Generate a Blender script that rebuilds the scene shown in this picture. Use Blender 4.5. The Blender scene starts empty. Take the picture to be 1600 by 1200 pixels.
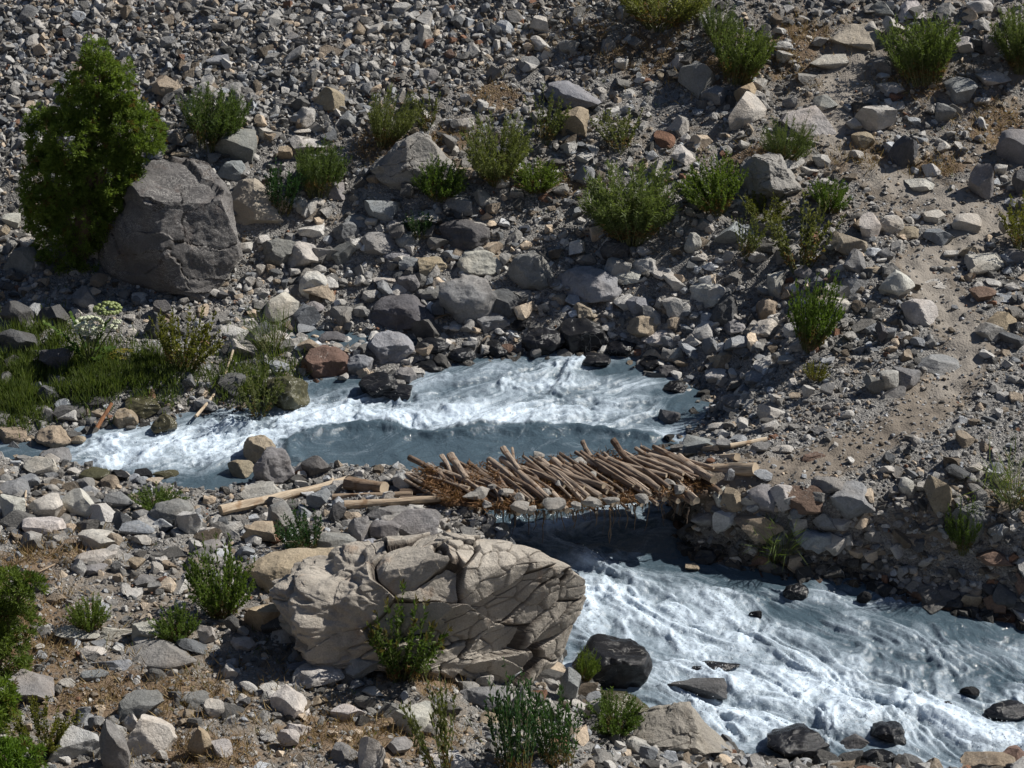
import bpy, bmesh, math, random
import numpy as np
from mathutils import Vector, Matrix, Quaternion

random.seed(7); rng = np.random.default_rng(7)
scene = bpy.context.scene
C = scene.collection

# ------------------------------------------------------------------ camera, sky, sun, exposure
PITCH = math.radians(25.0); FPX = 4003.0
CAM = np.array([0.0, -35.6, 19.1])
cam_data = bpy.data.cameras.new('camera'); cam = bpy.data.objects.new('camera', cam_data); C.objects.link(cam)
cam_data.sensor_width = 36.0; cam_data.lens = 36.0 * FPX / 1600.0
cam_data.clip_start = 0.5; cam_data.clip_end = 1000.0
cam.location = CAM; cam.rotation_euler = (math.pi/2 - PITCH, 0, 0)
scene.camera = cam

SUN = Vector((0.76, 0.26, 0.78)).normalized()
world = bpy.data.worlds.new('World'); scene.world = world; world.use_nodes = True
wn = world.node_tree.nodes; wl = world.node_tree.links
sky = wn.new('ShaderNodeTexSky'); sky.sky_type = 'NISHITA'; sky.sun_disc = False
sky.sun_elevation = math.asin(SUN.z); sky.sun_rotation = math.atan2(SUN.x, SUN.y); sky.altitude = 2500
wl.new(sky.outputs[0], wn['Background'].inputs[0]); wn['Background'].inputs[1].default_value = 0.05
sd = bpy.data.lights.new('sun', 'SUN'); sd.energy = 4.3; sd.angle = math.radians(0.53); sd.color = (1.0, 0.955, 0.88)
so = bpy.data.objects.new('sun', sd); C.objects.link(so); so.rotation_euler = SUN.to_track_quat('Z', 'Y').to_euler()
vs = scene.view_settings; vs.view_transform = 'Standard'; vs.look = 'None'; vs.gamma = 1.0; vs.exposure = 0.47
scene.cycles.use_denoising = True
scene.cycles.max_bounces = 5

# ------------------------------------------------------------------ numeric helpers
FW = np.array([0, math.cos(PITCH), -math.sin(PITCH)]); UP = np.array([0, math.sin(PITCH), math.cos(PITCH)]); RT = np.array([1.0, 0, 0])
def rays(px, py):
    px = np.atleast_1d(np.asarray(px, float)); py = np.atleast_1d(np.asarray(py, float))
    d = FW[None]*FPX + RT[None]*(px-800)[:, None] + UP[None]*(600-py)[:, None]
    return d/np.linalg.norm(d, axis=1)[:, None]
def on_plane(px, py, z):                       # pixel direction met with a level at height z
    d = rays(px, py); t = (np.asarray(z)-CAM[2])/d[:, 2]
    return CAM[None] + d*t[:, None]
def at_y(px, py, y):                           # pixel direction met with the depth y
    d = rays(px, py); t = (np.asarray(y)-CAM[1])/d[:, 1]
    return CAM[None] + d*t[:, None]
def project(P):
    q = np.asarray(P, float)-CAM; f = q@FW
    return 800+FPX*(q@RT)/f, 600-FPX*(q@UP)/f

_perm = np.random.default_rng(3).permutation(256); _perm = np.concatenate([_perm, _perm, _perm])
_grad = np.random.default_rng(4).normal(size=(256, 3)); _grad /= np.linalg.norm(_grad, axis=1)[:, None]
def pnoise(p):
    p = np.asarray(p, float); i = np.floor(p).astype(int); f = p-i; i &= 255
    u = f*f*f*(f*(f*6-15)+10); r = 0
    for dx in (0, 1):
        for dy in (0, 1):
            for dz in (0, 1):
                h = _perm[_perm[_perm[i[:, 0]+dx]+i[:, 1]+dy]+i[:, 2]+dz]
                g = (_grad[h]*(f-np.array([dx, dy, dz]))).sum(1)
                w = np.where(dx, u[:, 0], 1-u[:, 0])*np.where(dy, u[:, 1], 1-u[:, 1])*np.where(dz, u[:, 2], 1-u[:, 2])
                r = r+g*w
    return r*1.6
def fbm(p, o=4, gain=0.5, lac=2.03):
    a = 1.0; s = 0; p = np.asarray(p, float)
    for k in range(o):
        s = s+a*pnoise(p+17.3*k); p = p*lac; a *= gain
    return s
def worley(p):
    p = np.asarray(p, float); i = np.floor(p).astype(int); n = len(p)
    f1 = np.full(n, 9.0); f2 = np.full(n, 9.0); cid = np.zeros(n, int); cen = np.zeros((n, 3))
    rp = np.random.default_rng(9).random((256, 3))
    for dx in (-1, 0, 1):
        for dy in (-1, 0, 1):
            for dz in (-1, 0, 1):
                c = i+np.array([dx, dy, dz]); h = _perm[_perm[_perm[c[:, 0] & 255]+(c[:, 1] & 255)]+(c[:, 2] & 255)]
                q = c+rp[h]; d = np.linalg.norm(q-p, axis=1)
                near = d < f1
                f2 = np.where(near, f1, np.minimum(f2, d)); cid = np.where(near, h, cid); cen[near] = q[near]; f1 = np.where(near, d, f1)
    return f1, f2, cid, cen
def sstep(a, b, x):
    t = np.clip((x-a)/(b-a), 0, 1); return t*t*(3-2*t)
def tps_fit(xy, z, reg=0.02):
    n = len(xy); d = np.linalg.norm(xy[:, None]-xy[None], axis=2)
    K = np.where(d > 0, d*d*np.log(np.maximum(d, 1e-9)), 0)+reg*np.eye(n)
    P = np.c_[np.ones(n), xy]; A = np.zeros((n+3, n+3)); A[:n, :n] = K; A[:n, n:] = P; A[n:, :n] = P.T
    w = np.linalg.solve(A, np.r_[z, 0, 0, 0]); return xy, w
def tps_eval(m, q):
    xy, w = m; out = np.empty(len(q))
    for s in range(0, len(q), 20000):
        b = q[s:s+20000]; d2 = ((b[:, None]-xy[None])**2).sum(2)
        K = np.where(d2 > 0, 0.5*d2*np.log(np.maximum(d2, 1e-12)), 0)
        out[s:s+20000] = K@w[:-3]+w[-3]+b@w[-2:]
    return out
def seg_dist(q, line):
    out = np.full(len(q), 1e9)
    for a, b in zip(line[:-1], line[1:]):
        ab = b-a; t = np.clip(((q-a)@ab)/max(ab@ab, 1e-9), 0, 1)
        out = np.minimum(out, np.linalg.norm(q-(a+t[:, None]*ab), axis=1))
    return out
def blob(px, py, cx, cy, rx, ry): return np.exp(-(((px-cx)/rx)**2+((py-cy)/ry)**2))
def poly_sd(q, poly):                          # signed distance, negative inside
    d = seg_dist(q, np.r_[poly, poly[:1]]); ins = np.zeros(len(q), bool)
    for a, b in zip(poly, np.roll(poly, -1, axis=0)):
        c = ((a[1] > q[:, 1]) != (b[1] > q[:, 1]))
        ins ^= c & (q[:, 0] < (b[0]-a[0])*(q[:, 1]-a[1])/(b[1]-a[1]+1e-12)+a[0])
    return np.where(ins, -d, d)

# ------------------------------------------------------------------ object helpers
def tag(o, label=None, cat=None, group=None, kind=None):
    if label: o['label'] = label
    if cat: o['category'] = cat
    if group: o['group'] = group
    if kind: o['kind'] = kind
    return o
def mesh_np(name, V, F, mat=None, smooth=True, sharp=None):
    me = bpy.data.meshes.new(name); V = np.asarray(V, float)
    if isinstance(F, np.ndarray):
        k = F.shape[1]; me.vertices.add(len(V)); me.vertices.foreach_set('co', V.ravel())
        me.loops.add(F.size); me.loops.foreach_set('vertex_index', F.ravel().astype(np.int32))
        me.polygons.add(len(F)); me.polygons.foreach_set('loop_start', np.arange(0, F.size, k, dtype=np.int32))
        me.update(calc_edges=True)
    else:
        me.from_pydata([tuple(v) for v in V], [], F)
    me.polygons.foreach_set('use_smooth', np.full(len(me.polygons), smooth))
    if sharp: me.set_sharp_from_angle(angle=math.radians(sharp))
    if mat: me.materials.append(mat)
    me.update(); return me
def link(name, data, parent=None, loc=None):
    o = bpy.data.objects.new(name, data); C.objects.link(o)
    if parent: o.parent = parent
    if loc is not None: o.location = loc
    return o
def fattr(me, name, vals, typ='FLOAT'):
    a = me.attributes.new(name, typ, 'POINT')
    if typ == 'FLOAT': a.data.foreach_set('value', np.asarray(vals, np.float32))
    else: a.data.foreach_set('color', np.c_[vals, np.ones(len(vals))].astype(np.float32).ravel())
def ico(sub):
    bm = bmesh.new(); bmesh.ops.create_icosphere(bm, subdivisions=sub, radius=1.0)
    V = np.array([v.co[:] for v in bm.verts]); F = np.array([[v.index for v in f.verts] for f in bm.faces]); bm.free()
    return V, F
ICO = {k: ico(k) for k in (2, 3, 4, 5, 7, 8)}

# ------------------------------------------------------------------ materials
class NT:
    def __init__(s, name):
        s.m = bpy.data.materials.new(name); s.m.use_nodes = True; s.t = s.m.node_tree
        s.b = s.t.nodes['Principled BSDF']; s.out = s.t.nodes['Material Output']
    def n(s, typ, **kw):
        nd = s.t.nodes.new(typ)
        for k, v in kw.items(): setattr(nd, k, v)
        return nd
    def l(s, a, b): s.t.links.new(a, b)
    def val(s, sock, v):
        if hasattr(v, 'is_output'): s.l(v, sock)
        else: sock.default_value = v
    def noise(s, vec, scale, detail=4, rough=0.55, dist=0):
        nd = s.n('ShaderNodeTexNoise'); nd.inputs['Scale'].default_value = scale; nd.inputs['Detail'].default_value = detail
        nd.inputs['Roughness'].default_value = rough; nd.inputs['Distortion'].default_value = dist
        if vec is not None: s.l(vec, nd.inputs['Vector'])
        return nd.outputs['Fac']
    def ramp(s, fac, *stops):
        nd = s.n('ShaderNodeValToRGB'); e = nd.color_ramp.elements
        while len(e) < len(stops): e.new(0.5)
        for el, (p, c) in zip(e, stops): el.position = p; el.color = (c, c, c, 1) if not isinstance(c, tuple) else (*c, 1)
        s.l(fac, nd.inputs[0]); return nd.outputs[0]
    def mix(s, fac, a, b, mode='MIX'):
        nd = s.n('ShaderNodeMix', data_type='RGBA', blend_type=mode); s.val(nd.inputs[0], fac)
        for sock, v in ((nd.inputs[6], a), (nd.inputs[7], b)):
            if isinstance(v, tuple): sock.default_value = (*v, 1) if len(v) == 3 else v
            else: s.l(v, sock)
        return nd.outputs[2]
    def math(s, op, a, b=0.0, c=None):
        nd = s.n('ShaderNodeMath', operation=op); s.val(nd.inputs[0], a); s.val(nd.inputs[1], b)
        if c is not None: s.val(nd.inputs[2], c)
        return nd.outputs[0]
    def bump(s, h, strength, dist):
        nd = s.n('ShaderNodeBump'); nd.inputs['Strength'].default_value = strength; nd.inputs['Distance'].default_value = dist
        s.l(h, nd.inputs['Height']); s.l(nd.outputs[0], s.b.inputs['Normal']); return nd
    def coord(s, mapping=None):
        geo = s.n('ShaderNodeNewGeometry').outputs['Position']
        if mapping is None: return geo
        mp = s.n('ShaderNodeMapping'); mp.inputs['Scale'].default_value = mapping; s.l(geo, mp.inputs[0]); return mp.outputs[0]
    def obj(s, mapping=None):
        o = s.n('ShaderNodeTexCoord').outputs['Object']
        if mapping is None: return o
        mp = s.n('ShaderNodeMapping'); mp.inputs['Scale'].default_value = mapping; s.l(o, mp.inputs[0]); return mp.outputs[0]
    def attr(s, name, typ='GEOMETRY'):
        return s.n('ShaderNodeAttribute', attribute_name=name, attribute_type=typ)

def rock_material(name, wet=False, veins=True):
    m = NT(name); p = m.coord()
    tint = m.attr('tint', 'INSTANCER').outputs['Color']
    big = m.ramp(m.noise(p, 3.1, 5, 0.6, 0.6), (0.25, 0.62), (0.75, 1.22))
    fine = m.ramp(m.noise(p, 34, 5, 0.7), (0.25, 0.7), (0.75, 1.2))
    col = m.mix(1.0, tint, big, 'MULTIPLY'); col = m.mix(1.0, col, fine, 'MULTIPLY')
    warm = m.ramp(m.noise(p, 1.7, 4), (0.45, 0.0), (0.75, 0.35))
    col = m.mix(warm, col, m.mix(1.0, col, (1.18, 0.98, 0.78), 'MULTIPLY'))
    if veins:
        v = m.n('ShaderNodeTexVoronoi', feature='DISTANCE_TO_EDGE'); v.inputs['Scale'].default_value = 3.4
        wv = m.n('ShaderNodeVectorMath', operation='MULTIPLY_ADD'); nz = m.n('ShaderNodeTexNoise'); nz.inputs['Scale'].default_value = 2.5; m.l(p, nz.inputs['Vector'])
        m.l(nz.outputs['Color'], wv.inputs[0]); wv.inputs[1].default_value = (0.7, 0.7, 0.7); m.l(p, wv.inputs[2]); m.l(wv.outputs[0], v.inputs['Vector'])
        vm = m.ramp(v.outputs['Distance'], (0.0, 1.0), (0.022, 0.0))
        vk = m.math('MULTIPLY', vm, m.ramp(m.noise(p, 2.2, 2), (0.52, 0.0), (0.66, 0.55)))
        col = m.mix(vk, col, (0.52, 0.5, 0.46))
    h = m.math('ADD', m.noise(p, 14, 8, 0.68), m.math('MULTIPLY', m.noise(p, 75, 4, 0.7), 0.25))
    m.bump(h, 0.4 if wet else 0.85, 0.07)
    m.l(col, m.b.inputs['Base Color'])
    m.b.inputs['Roughness'].default_value = 0.2 if wet else 0.86
    m.b.inputs['Specular IOR Level'].default_value = 0.34 if wet else 0.3
    return m.m
M_ROCK = rock_material('limestone'); M_WET = rock_material('wet_rock', wet=True); M_PEB = rock_material('pebble', veins=False)

def boulder_material(name, c1, c2, stain=(0.32, 0.17, 0.08), stain_amt=0.35, vein=0.0):
    m = NT(name); p = m.coord()
    col = m.mix(m.ramp(m.noise(p, 1.6, 6, 0.62, 0.8), (0.3, 0.0), (0.7, 1.0)), c1, c2)
    st = m.ramp(m.noise(m.coord((2.2, 2.2, 0.9)), 1.6, 5, 0.6), (0.56, 0.0), (0.74, stain_amt))
    col = m.mix(st, col, stain)
    col = m.mix(1.0, col, m.ramp(m.noise(p, 42, 5, 0.75), (0.25, 0.72), (0.75, 1.18)), 'MULTIPLY')
    at = m.attr('crack').outputs['Fac']
    col = m.mix(at, col, (0.07, 0.055, 0.045))
    if vein > 0:
        nz = m.noise(m.coord((1.0, 1.0, 2.4)), 4.5, 9, 0.72, 1.6)
        vv = m.ramp(m.math('ABSOLUTE', m.math('SUBTRACT', nz, 0.5)), (0.0, 1.0), (0.016, 0.0))
        col = m.mix(m.math('MULTIPLY', vv, m.ramp(m.noise(p, 1.1, 2), (0.42, 0.0), (0.55, vein))), col, (0.55, 0.53, 0.5))
    m.l(col, m.b.inputs['Base Color']); m.b.inputs['Roughness'].default_value = 0.88; m.b.inputs['Specular IOR Level'].default_value = 0.3
    m.bump(m.math('ADD', m.noise(p, 9, 9, 0.7), m.math('MULTIPLY', m.noise(p, 60, 4, 0.7), 0.2)), 0.8, 0.09)
    return m.m

def ground_material():
    m = NT('stony_ground'); p = m.coord()
    v = m.n('ShaderNodeTexVoronoi'); v.inputs['Scale'].default_value = 26; m.l(p, v.inputs['Vector'])
    v2 = m.n('ShaderNodeTexVoronoi'); v2.inputs['Scale'].default_value = 58; m.l(p, v2.inputs['Vector'])
    sep = m.n('ShaderNodeSeparateColor'); m.l(v.outputs['Color'], sep.inputs[0])
    sep2 = m.n('ShaderNodeSeparateColor'); m.l(v2.outputs['Color'], sep2.inputs[0])
    g1 = m.mix(sep.outputs[0], (0.13, 0.125, 0.12), (0.34, 0.33, 0.31)); g2 = m.mix(sep2.outputs[1], (0.11, 0.105, 0.10), (0.33, 0.315, 0.295))
    gravel = m.mix(m.ramp(m.noise(p, 2.1, 4), (0.4, 0.0), (0.6, 1.0)), g1, g2)
    dirt = m.mix(m.noise(p, 6, 6, 0.7), (0.14, 0.115, 0.092), (0.235, 0.20, 0.16))
    red = m.mix(m.noise(p, 22, 7, 0.75), (0.085, 0.06, 0.04), (0.26, 0.18, 0.11))
    da = m.attr('dirt').outputs['Fac']; ra = m.attr('dry').outputs['Fac']
    wob = m.math('MULTIPLY', m.math('SUBTRACT', m.noise(p, 3.7, 5, 0.65), 0.5), 1.3)
    df = m.ramp(m.math('ADD', da, wob), (0.35, 0.0), (0.6, 0.92)); rf = m.ramp(m.math('ADD', ra, wob), (0.38, 0.0), (0.62, 0.9))
    col = m.mix(df, gravel, dirt); col = m.mix(rf, col, red)
    wet = m.attr('wet').outputs['Fac']
    col = m.mix(wet, col, m.mix(1.0, col, (0.33, 0.32, 0.31), 'MULTIPLY'))
    pa = m.ramp(m.math('ADD', m.attr('path').outputs['Fac'], wob), (.45, 0.0), (.8, .85)); col = m.mix(pa, col, m.mix(m.noise(p, 14, 5, .7), (.225, .20, .172), (.34, .31, .272)))
    m.l(col, m.b.inputs['Base Color'])
    m.l(m.math('MULTIPLY_ADD', wet, -0.5, 0.92), m.b.inputs['Roughness']); m.b.inputs['Specular IOR Level'].default_value = 0.3
    hv = m.math('MULTIPLY', m.math('ADD', m.math('MULTIPLY', v.outputs['Distance'], -1.0), m.math('MULTIPLY', v2.outputs['Distance'], -0.5)), m.math('MULTIPLY_ADD', df, -0.75, 1.0))
    m.bump(m.math('ADD', hv, m.math('MULTIPLY', m.noise(p, 30, 6, 0.7), 0.5)), 0.9, 0.035)
    return m.m

def water_material():
    m = NT('stream_water'); p = m.coord()
    fo = m.attr('foam').outputs['Fac']
    fv = m.attr('flow').outputs['Vector']; n1 = m.noise(fv, 2.6, 8, 0.66, 0.7); n2 = m.noise(p, 30, 4, 0.7)
    nz = m.math('ADD', m.math('MULTIPLY', m.math('SUBTRACT', n1, 0.5), 1.2), m.math('MULTIPLY', m.math('SUBTRACT', n2, 0.5), 0.5))
    fac = m.ramp(m.math('ADD', fo, nz), (0.08, 0.0), (0.40, 0.22), (0.70, 0.56), (0.95, 0.97))
    col = m.mix(fac, m.mix(m.noise(p, 1.3, 3), (0.046, 0.074, 0.096), (0.08, 0.116, 0.145)), (0.62, 0.72, 0.82))
    m.l(col, m.b.inputs['Base Color']); m.l(m.math('MULTIPLY_ADD', fac, 0.42, 0.09), m.b.inputs['Roughness'])
    m.b.inputs['IOR'].default_value = 1.33
    h = m.math('ADD', m.math('MULTIPLY', m.noise(p, 7, 5, 0.6, 0.8), 0.7), m.math('MULTIPLY', m.noise(p, 30, 4, 0.65), 0.3))
    m.bump(h, 0.5, 0.06)
    return m.m

def leaf_material(name, trans=0.3, rough=0.6):
    m = NT(name); at = m.attr('Col').outputs['Color']
    rnd = m.n('ShaderNodeObjectInfo').outputs['Random']
    col = m.mix(1.0, at, m.ramp(rnd, (0.0, (0.8, 0.85, 0.8)), (0.5, (1.0, 1.0, 1.0)), (1.0, (1.2, 1.1, 0.95))), 'MULTIPLY')
    m.l(col, m.b.inputs['Base Color']); m.b.inputs['Roughness'].default_value = rough; m.b.inputs['Specular IOR Level'].default_value = 0.25
    tr = m.n('ShaderNodeBsdfTranslucent'); m.l(m.mix(1.0, col, (1.1, 1.15, 0.6), 'MULTIPLY'), tr.inputs[0])
    mx = m.n('ShaderNodeMixShader'); mx.inputs[0].default_value = trans; m.l(m.b.outputs[0], mx.inputs[1]); m.l(tr.outputs[0], mx.inputs[2]); m.l(mx.outputs[0], m.out.inputs[0])
    return m.m
M_LEAF = leaf_material('leaf', .42); M_DRY = leaf_material('dry_blade', 0.2, 0.8)

def wood_material(name, c1, c2, c3):
    m = NT(name); o = m.obj((0.55, 7, 7)); rnd = m.n('ShaderNodeObjectInfo').outputs['Random']
    sh = m.n('ShaderNodeVectorMath', operation='ADD'); m.l(o, sh.inputs[0])
    cb = m.n('ShaderNodeCombineXYZ'); m.l(m.math('MULTIPLY', rnd, 37), cb.inputs[0]); m.l(cb.outputs[0], sh.inputs[1])
    g = m.noise(sh.outputs[0], 6, 7, 0.65, 0.4)
    col = m.mix(m.ramp(g, (0.32, 0.0), (0.62, 1.0)), c1, c2)
    pk = m.noise(m.obj(), 5, 5, 0.6)
    col = m.mix(m.ramp(pk, (0.56, 0.0), (0.7, 0.75)), col, c3)
    col = m.mix(1.0, col, m.ramp(rnd, (0.0, (.55, .48, .44)), (.5, (.95, .93, .9)), (1.0, (1.3, 1.3, 1.28))), 'MULTIPLY')
    m.l(col, m.b.inputs['Base Color']); m.b.inputs['Roughness'].default_value = 0.85; m.b.inputs['Specular IOR Level'].default_value = 0.2
    m.bump(g, 0.8, 0.02); return m.m
M_WOODB = wood_material('weathered_wood', (0.13, 0.10, 0.08), (0.34, 0.275, 0.22), (0.12, 0.065, 0.035))
M_WOODD = wood_material('dark_wood', (0.06, 0.045, 0.035), (0.16, 0.12, 0.09), (0.05, 0.03, 0.02))  # darker brown wood for the bearers and hanging roots
M_WOODP = wood_material('peeled_wood', (0.29, 0.225, 0.165), (0.56, 0.47, 0.36), (0.26, 0.16, 0.09))
M_WOODR = wood_material('red_bark', (0.10, 0.05, 0.03), (0.25, 0.12, 0.06), (0.07, 0.04, 0.025))
def end_material():
    m = NT('cut_wood_end'); p = m.obj()
    m.l(m.mix(m.noise(p, 30, 4), (0.30, 0.235, 0.165), (0.5, 0.41, 0.3)), m.b.inputs['Base Color']); m.b.inputs['Roughness'].default_value = 0.9
    return m.m
M_END = end_material()

# ------------------------------------------------------------------ the lie of the land
WZ = np.array([(150, 705, .03), (-100, 715, .03), (560, 625, .14), (850, 565, .26), (1020, 620, .08), (700, 720, 0), (900, 700, 0), (1040, 660, .02), (480, 720, 0), (300, 765, -.02),
               (900, 830, -.06), (1050, 850, -.08), (950, 920, -.16), (1200, 940, -.3), (1500, 985, -.5), (1100, 1090, -.5), (1400, 1140, -.7), (1650, 1150, -.85), (950, 1050, -.35), (1250, 1040, -.45), (1800, 1080, -.85)])
wp = on_plane(WZ[:, 0], WZ[:, 1], WZ[:, 2]); WTPS = tps_fit(wp[:, :2], WZ[:, 2], 0.5)
def water_poly(pts):
    a = np.array(pts, float); z = np.zeros(len(a))
    for _ in range(4):
        q = on_plane(a[:, 0], a[:, 1], z)[:, :2]; z = tps_eval(WTPS, q)
    return q
WPOLY = water_poly([(-260, 700), (-40, 700), (60, 698), (110, 690), (140, 676), (200, 672), (245, 668), (290, 654), (340, 648), (395, 642), (440, 640), (468, 622), (482, 600), (520, 590), (570, 600), (620, 612), (650, 592), (700, 577),
    (760, 563), (800, 560), (850, 556), (905, 554), (975, 565), (1010, 585), (1040, 600), (1085, 622), (1075, 650), (1045, 680), (1030, 700), (1045, 740), (1050, 800), (1068, 862), (1100, 876), (1150, 886), (1230, 900), (1320, 907), (1380, 927), (1440, 942),
    (1500, 957), (1600, 977), (1750, 1000), (2000, 1050), (2050, 1330), (1800, 1270), (1650, 1218), (1500, 1203), (1340, 1194), (1180, 1187), (1130, 1160), (1060, 1125), (990, 1104), (930, 1082), (895, 1070), (880, 1000), (860, 920), (800, 870), (765, 840), (765, 815), (748, 790),
    (640, 762), (540, 748), (455, 748), (400, 750), (385, 772), (330, 786), (262, 776), (215, 756), (170, 744), (130, 738), (110, 722), (60, 720), (-40, 728), (-260, 732)])
SIDEZ = 0.44
SPOLY = on_plane(*np.array([(440, 522), (490, 514), (550, 520), (590, 529), (640, 531), (700, 527), (700, 536), (620, 541), (540, 539), (465, 541)], float).T, SIDEZ)[:, :2]

TP = [(0, 760, .5), (200, 795, .45), (100, 850, .7), (300, 850, .7), (0, 950, .95), (250, 950, .95), (0, 1100, 1.15), (300, 1100, 1.1), (0, 1250, 1.35), (300, 1250, 1.3), (600, 1250, 1.15), (600, 1080, .95), (450, 1000, .95), (800, 1100, .6), (850, 1200, .6),
      (1000, 1175, .0), (1200, 1225, -.35), (1500, 1240, -.5), (430, 790, .5), (560, 805, .7), (650, 830, .72), (700, 785, .72), (640, 780, .72), (500, 880, .85), (750, 880, .55), (840, 960, .2), (-200, 1000, 1.1), (-200, 800, .8),
      (1120, 745, .95), (1200, 725, 1.0), (1300, 740, 1.0), (1400, 755, 1.0), (1500, 755, 1.05), (1600, 730, 1.2), (1250, 650, .98), (1100, 690, .5), (1060, 725, .72), (1065, 640, .10), (1120, 600, .26), (1010, 540, .45), (1180, 600, .55), (1400, 650, 1.2), (1560, 620, 1.35), (1250, 570, .98), (1100, 540, .58), (1180, 480, 1.0),
      (1150, 845, .3), (1300, 860, .25), (1450, 890, .1), (1600, 920, .05), (1600, 830, .7), (1480, 820, .65), (1300, 815, .7), (1180, 810, .65), (1750, 850, .6), (1750, 700, 1.35),
      (900, 510, .62), (700, 490, .72), (560, 470, .75), (450, 480, .68), (300, 505, .6), (150, 560, .52), (0, 610, .35), (40, 665, .12), (250, 610, .42), (400, 600, .35), (520, 560, .35),
      (480, 400, 1.2), (700, 400, 1.35), (900, 400, 1.4), (1100, 420, 1.5), (1300, 440, 1.7), (1500, 430, 1.8), (1650, 430, 1.85), (300, 440, .95), (100, 430, 1.0), (-100, 430, 1.0), (0, 350, 1.5), (400, 330, 1.75), (600, 320, 1.9), (800, 320, 1.95), (1000, 320, 2.05), (1200, 310, 2.25), (1400, 300, 2.4), (1600, 290, 2.5),
      (0, 250, 2.3), (250, 250, 2.3), (450, 220, 2.6), (650, 210, 2.72), (850, 200, 2.85), (1050, 190, 2.95), (1200, 180, 3.1), (1400, 170, 3.2), (1600, 160, 3.3), (0, 100, 3.5), (300, 100, 3.5), (600, 100, 3.55), (900, 90, 3.65), (1200, 70, 3.95), (1500, 50, 4.2),
      (-50, -10, 4.4), (400, -10, 4.4), (800, -10, 4.45), (1200, -20, 4.65), (1650, -20, 4.8), (0, -90, 5.15), (800, -90, 5.2), (1600, -90, 5.4)]
ta = np.array(TP, float); tp = on_plane(ta[:, 0], ta[:, 1], ta[:, 2])
far = [(x, y, z) for x in (-60, -20, 20, 60) for (y, z) in ((26, 11.0), (45, 22.0), (70, 36.0), (-18, 3.2), (-26, 9.0), (-36, 16.6), (-60, 27.0))] + [(x, y, z) for x in (-60, -30, 30, 60) for (y, z) in ((0, .8), (6, 1.4), (13, 4.2), (-9, 1.2))]
far = np.array(far, float)
GT = tps_fit(np.r_[tp[:, :2], far[:, :2]], np.r_[tp[:, 2], far[:, 2]], 0.05)
PATH = None
def height(xy, detail=True):
    b = tps_eval(GT, xy); zw = tps_eval(WTPS, xy); d = poly_sd(xy, WPOLY)
    wobble = 0
    if detail:
        p3 = np.c_[xy, np.zeros(len(xy))]
        wobble = 0.10*fbm(p3*0.9, 3)+0.035*fbm(p3*4.1+5, 3)
        wobble = wobble*sstep(-0.1, 0.8, d)
    land = np.maximum(b+wobble, zw+0.04)
    bed = zw-np.minimum(0.55, 0.06-np.minimum(d, 0)*0.6)
    px, py = project(np.c_[xy, zw+.3]); bw = .42+.75*blob(px, py, 1090, 625, 130, 75)+.5*blob(px, py, 1480, 900, 170, 70)+.35*sstep(720, 640, py)
    h = np.where(d < 0, bed, bed+(land-bed)*sstep(0.0, 1.0, d/bw))
    ds = poly_sd(xy, SPOLY)
    h = np.where(ds < .6, np.maximum(h, h+(SIDEZ+.05-h)*(1-sstep(.2, .6, ds))*(d > .15)), h)
    return np.where(ds < 0.25, h+(np.minimum(h, SIDEZ-0.07)-h)*(1-sstep(-0.02, 0.2, ds)), h), d
def axis(lo, hi, step, ends):
    a = np.arange(lo, hi+step/2, step); out = list(a); s = step; x = a[-1]
    while x < ends[1]: s *= 1.25; x += s; out.append(x)
    s = step; x = a[0]; pre = []
    while x > ends[0]: s *= 1.25; x -= s; pre.append(x)
    return np.array(pre[::-1]+out)
GX = axis(-10.5, 10.5, 0.055, (-110, 110)); GY = axis(-11.5, 17.5, 0.055, (-90, 120))
XX, YY = np.meshgrid(GX, GY); gxy = np.c_[XX.ravel(), YY.ravel()]
GH, GD = height(gxy)
nx, ny = len(GX), len(GY)
GHm = GH.reshape(ny, nx); GDm = GD.reshape(ny, nx)
def bil(A, xy):
    xi = np.clip(np.searchsorted(GX, xy[:, 0])-1, 0, nx-2); yi = np.clip(np.searchsorted(GY, xy[:, 1])-1, 0, ny-2)
    fx = np.clip((xy[:, 0]-GX[xi])/(GX[xi+1]-GX[xi]), 0, 1); fy = np.clip((xy[:, 1]-GY[yi])/(GY[yi+1]-GY[yi]), 0, 1)
    return (A[yi, xi]*(1-fx)+A[yi, xi+1]*fx)*(1-fy)+(A[yi+1, xi]*(1-fx)+A[yi+1, xi+1]*fx)*fy
def ground_h(xy): return bil(GHm, np.atleast_2d(xy))
def surf_h(xy):                                # ground or the water over it
    xy = np.atleast_2d(xy); h = ground_h(xy); d = bil(GDm, xy)
    return np.where(d < 0, np.maximum(h, tps_eval(WTPS, xy)), h)
def G(px, py):                                 # where the pixel's direction meets the ground or the water
    d = rays(px, py); ts = np.linspace(22, 75, 1100); out = np.empty((len(d), 3))
    for i, r in enumerate(d):
        P = CAM[None]+r[None]*ts[:, None]; hh = surf_h(P[:, :2]); k = np.argmax(P[:, 2] < hh)
        a, b = P[max(k-1, 0)], P[k]; ea, eb = a[2]-hh[max(k-1, 0)], hh[k]-b[2]
        out[i] = a+(b-a)*(ea/max(ea+eb, 1e-6))
    return out
def G1(px, py): return G(px, py)[0]

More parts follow.
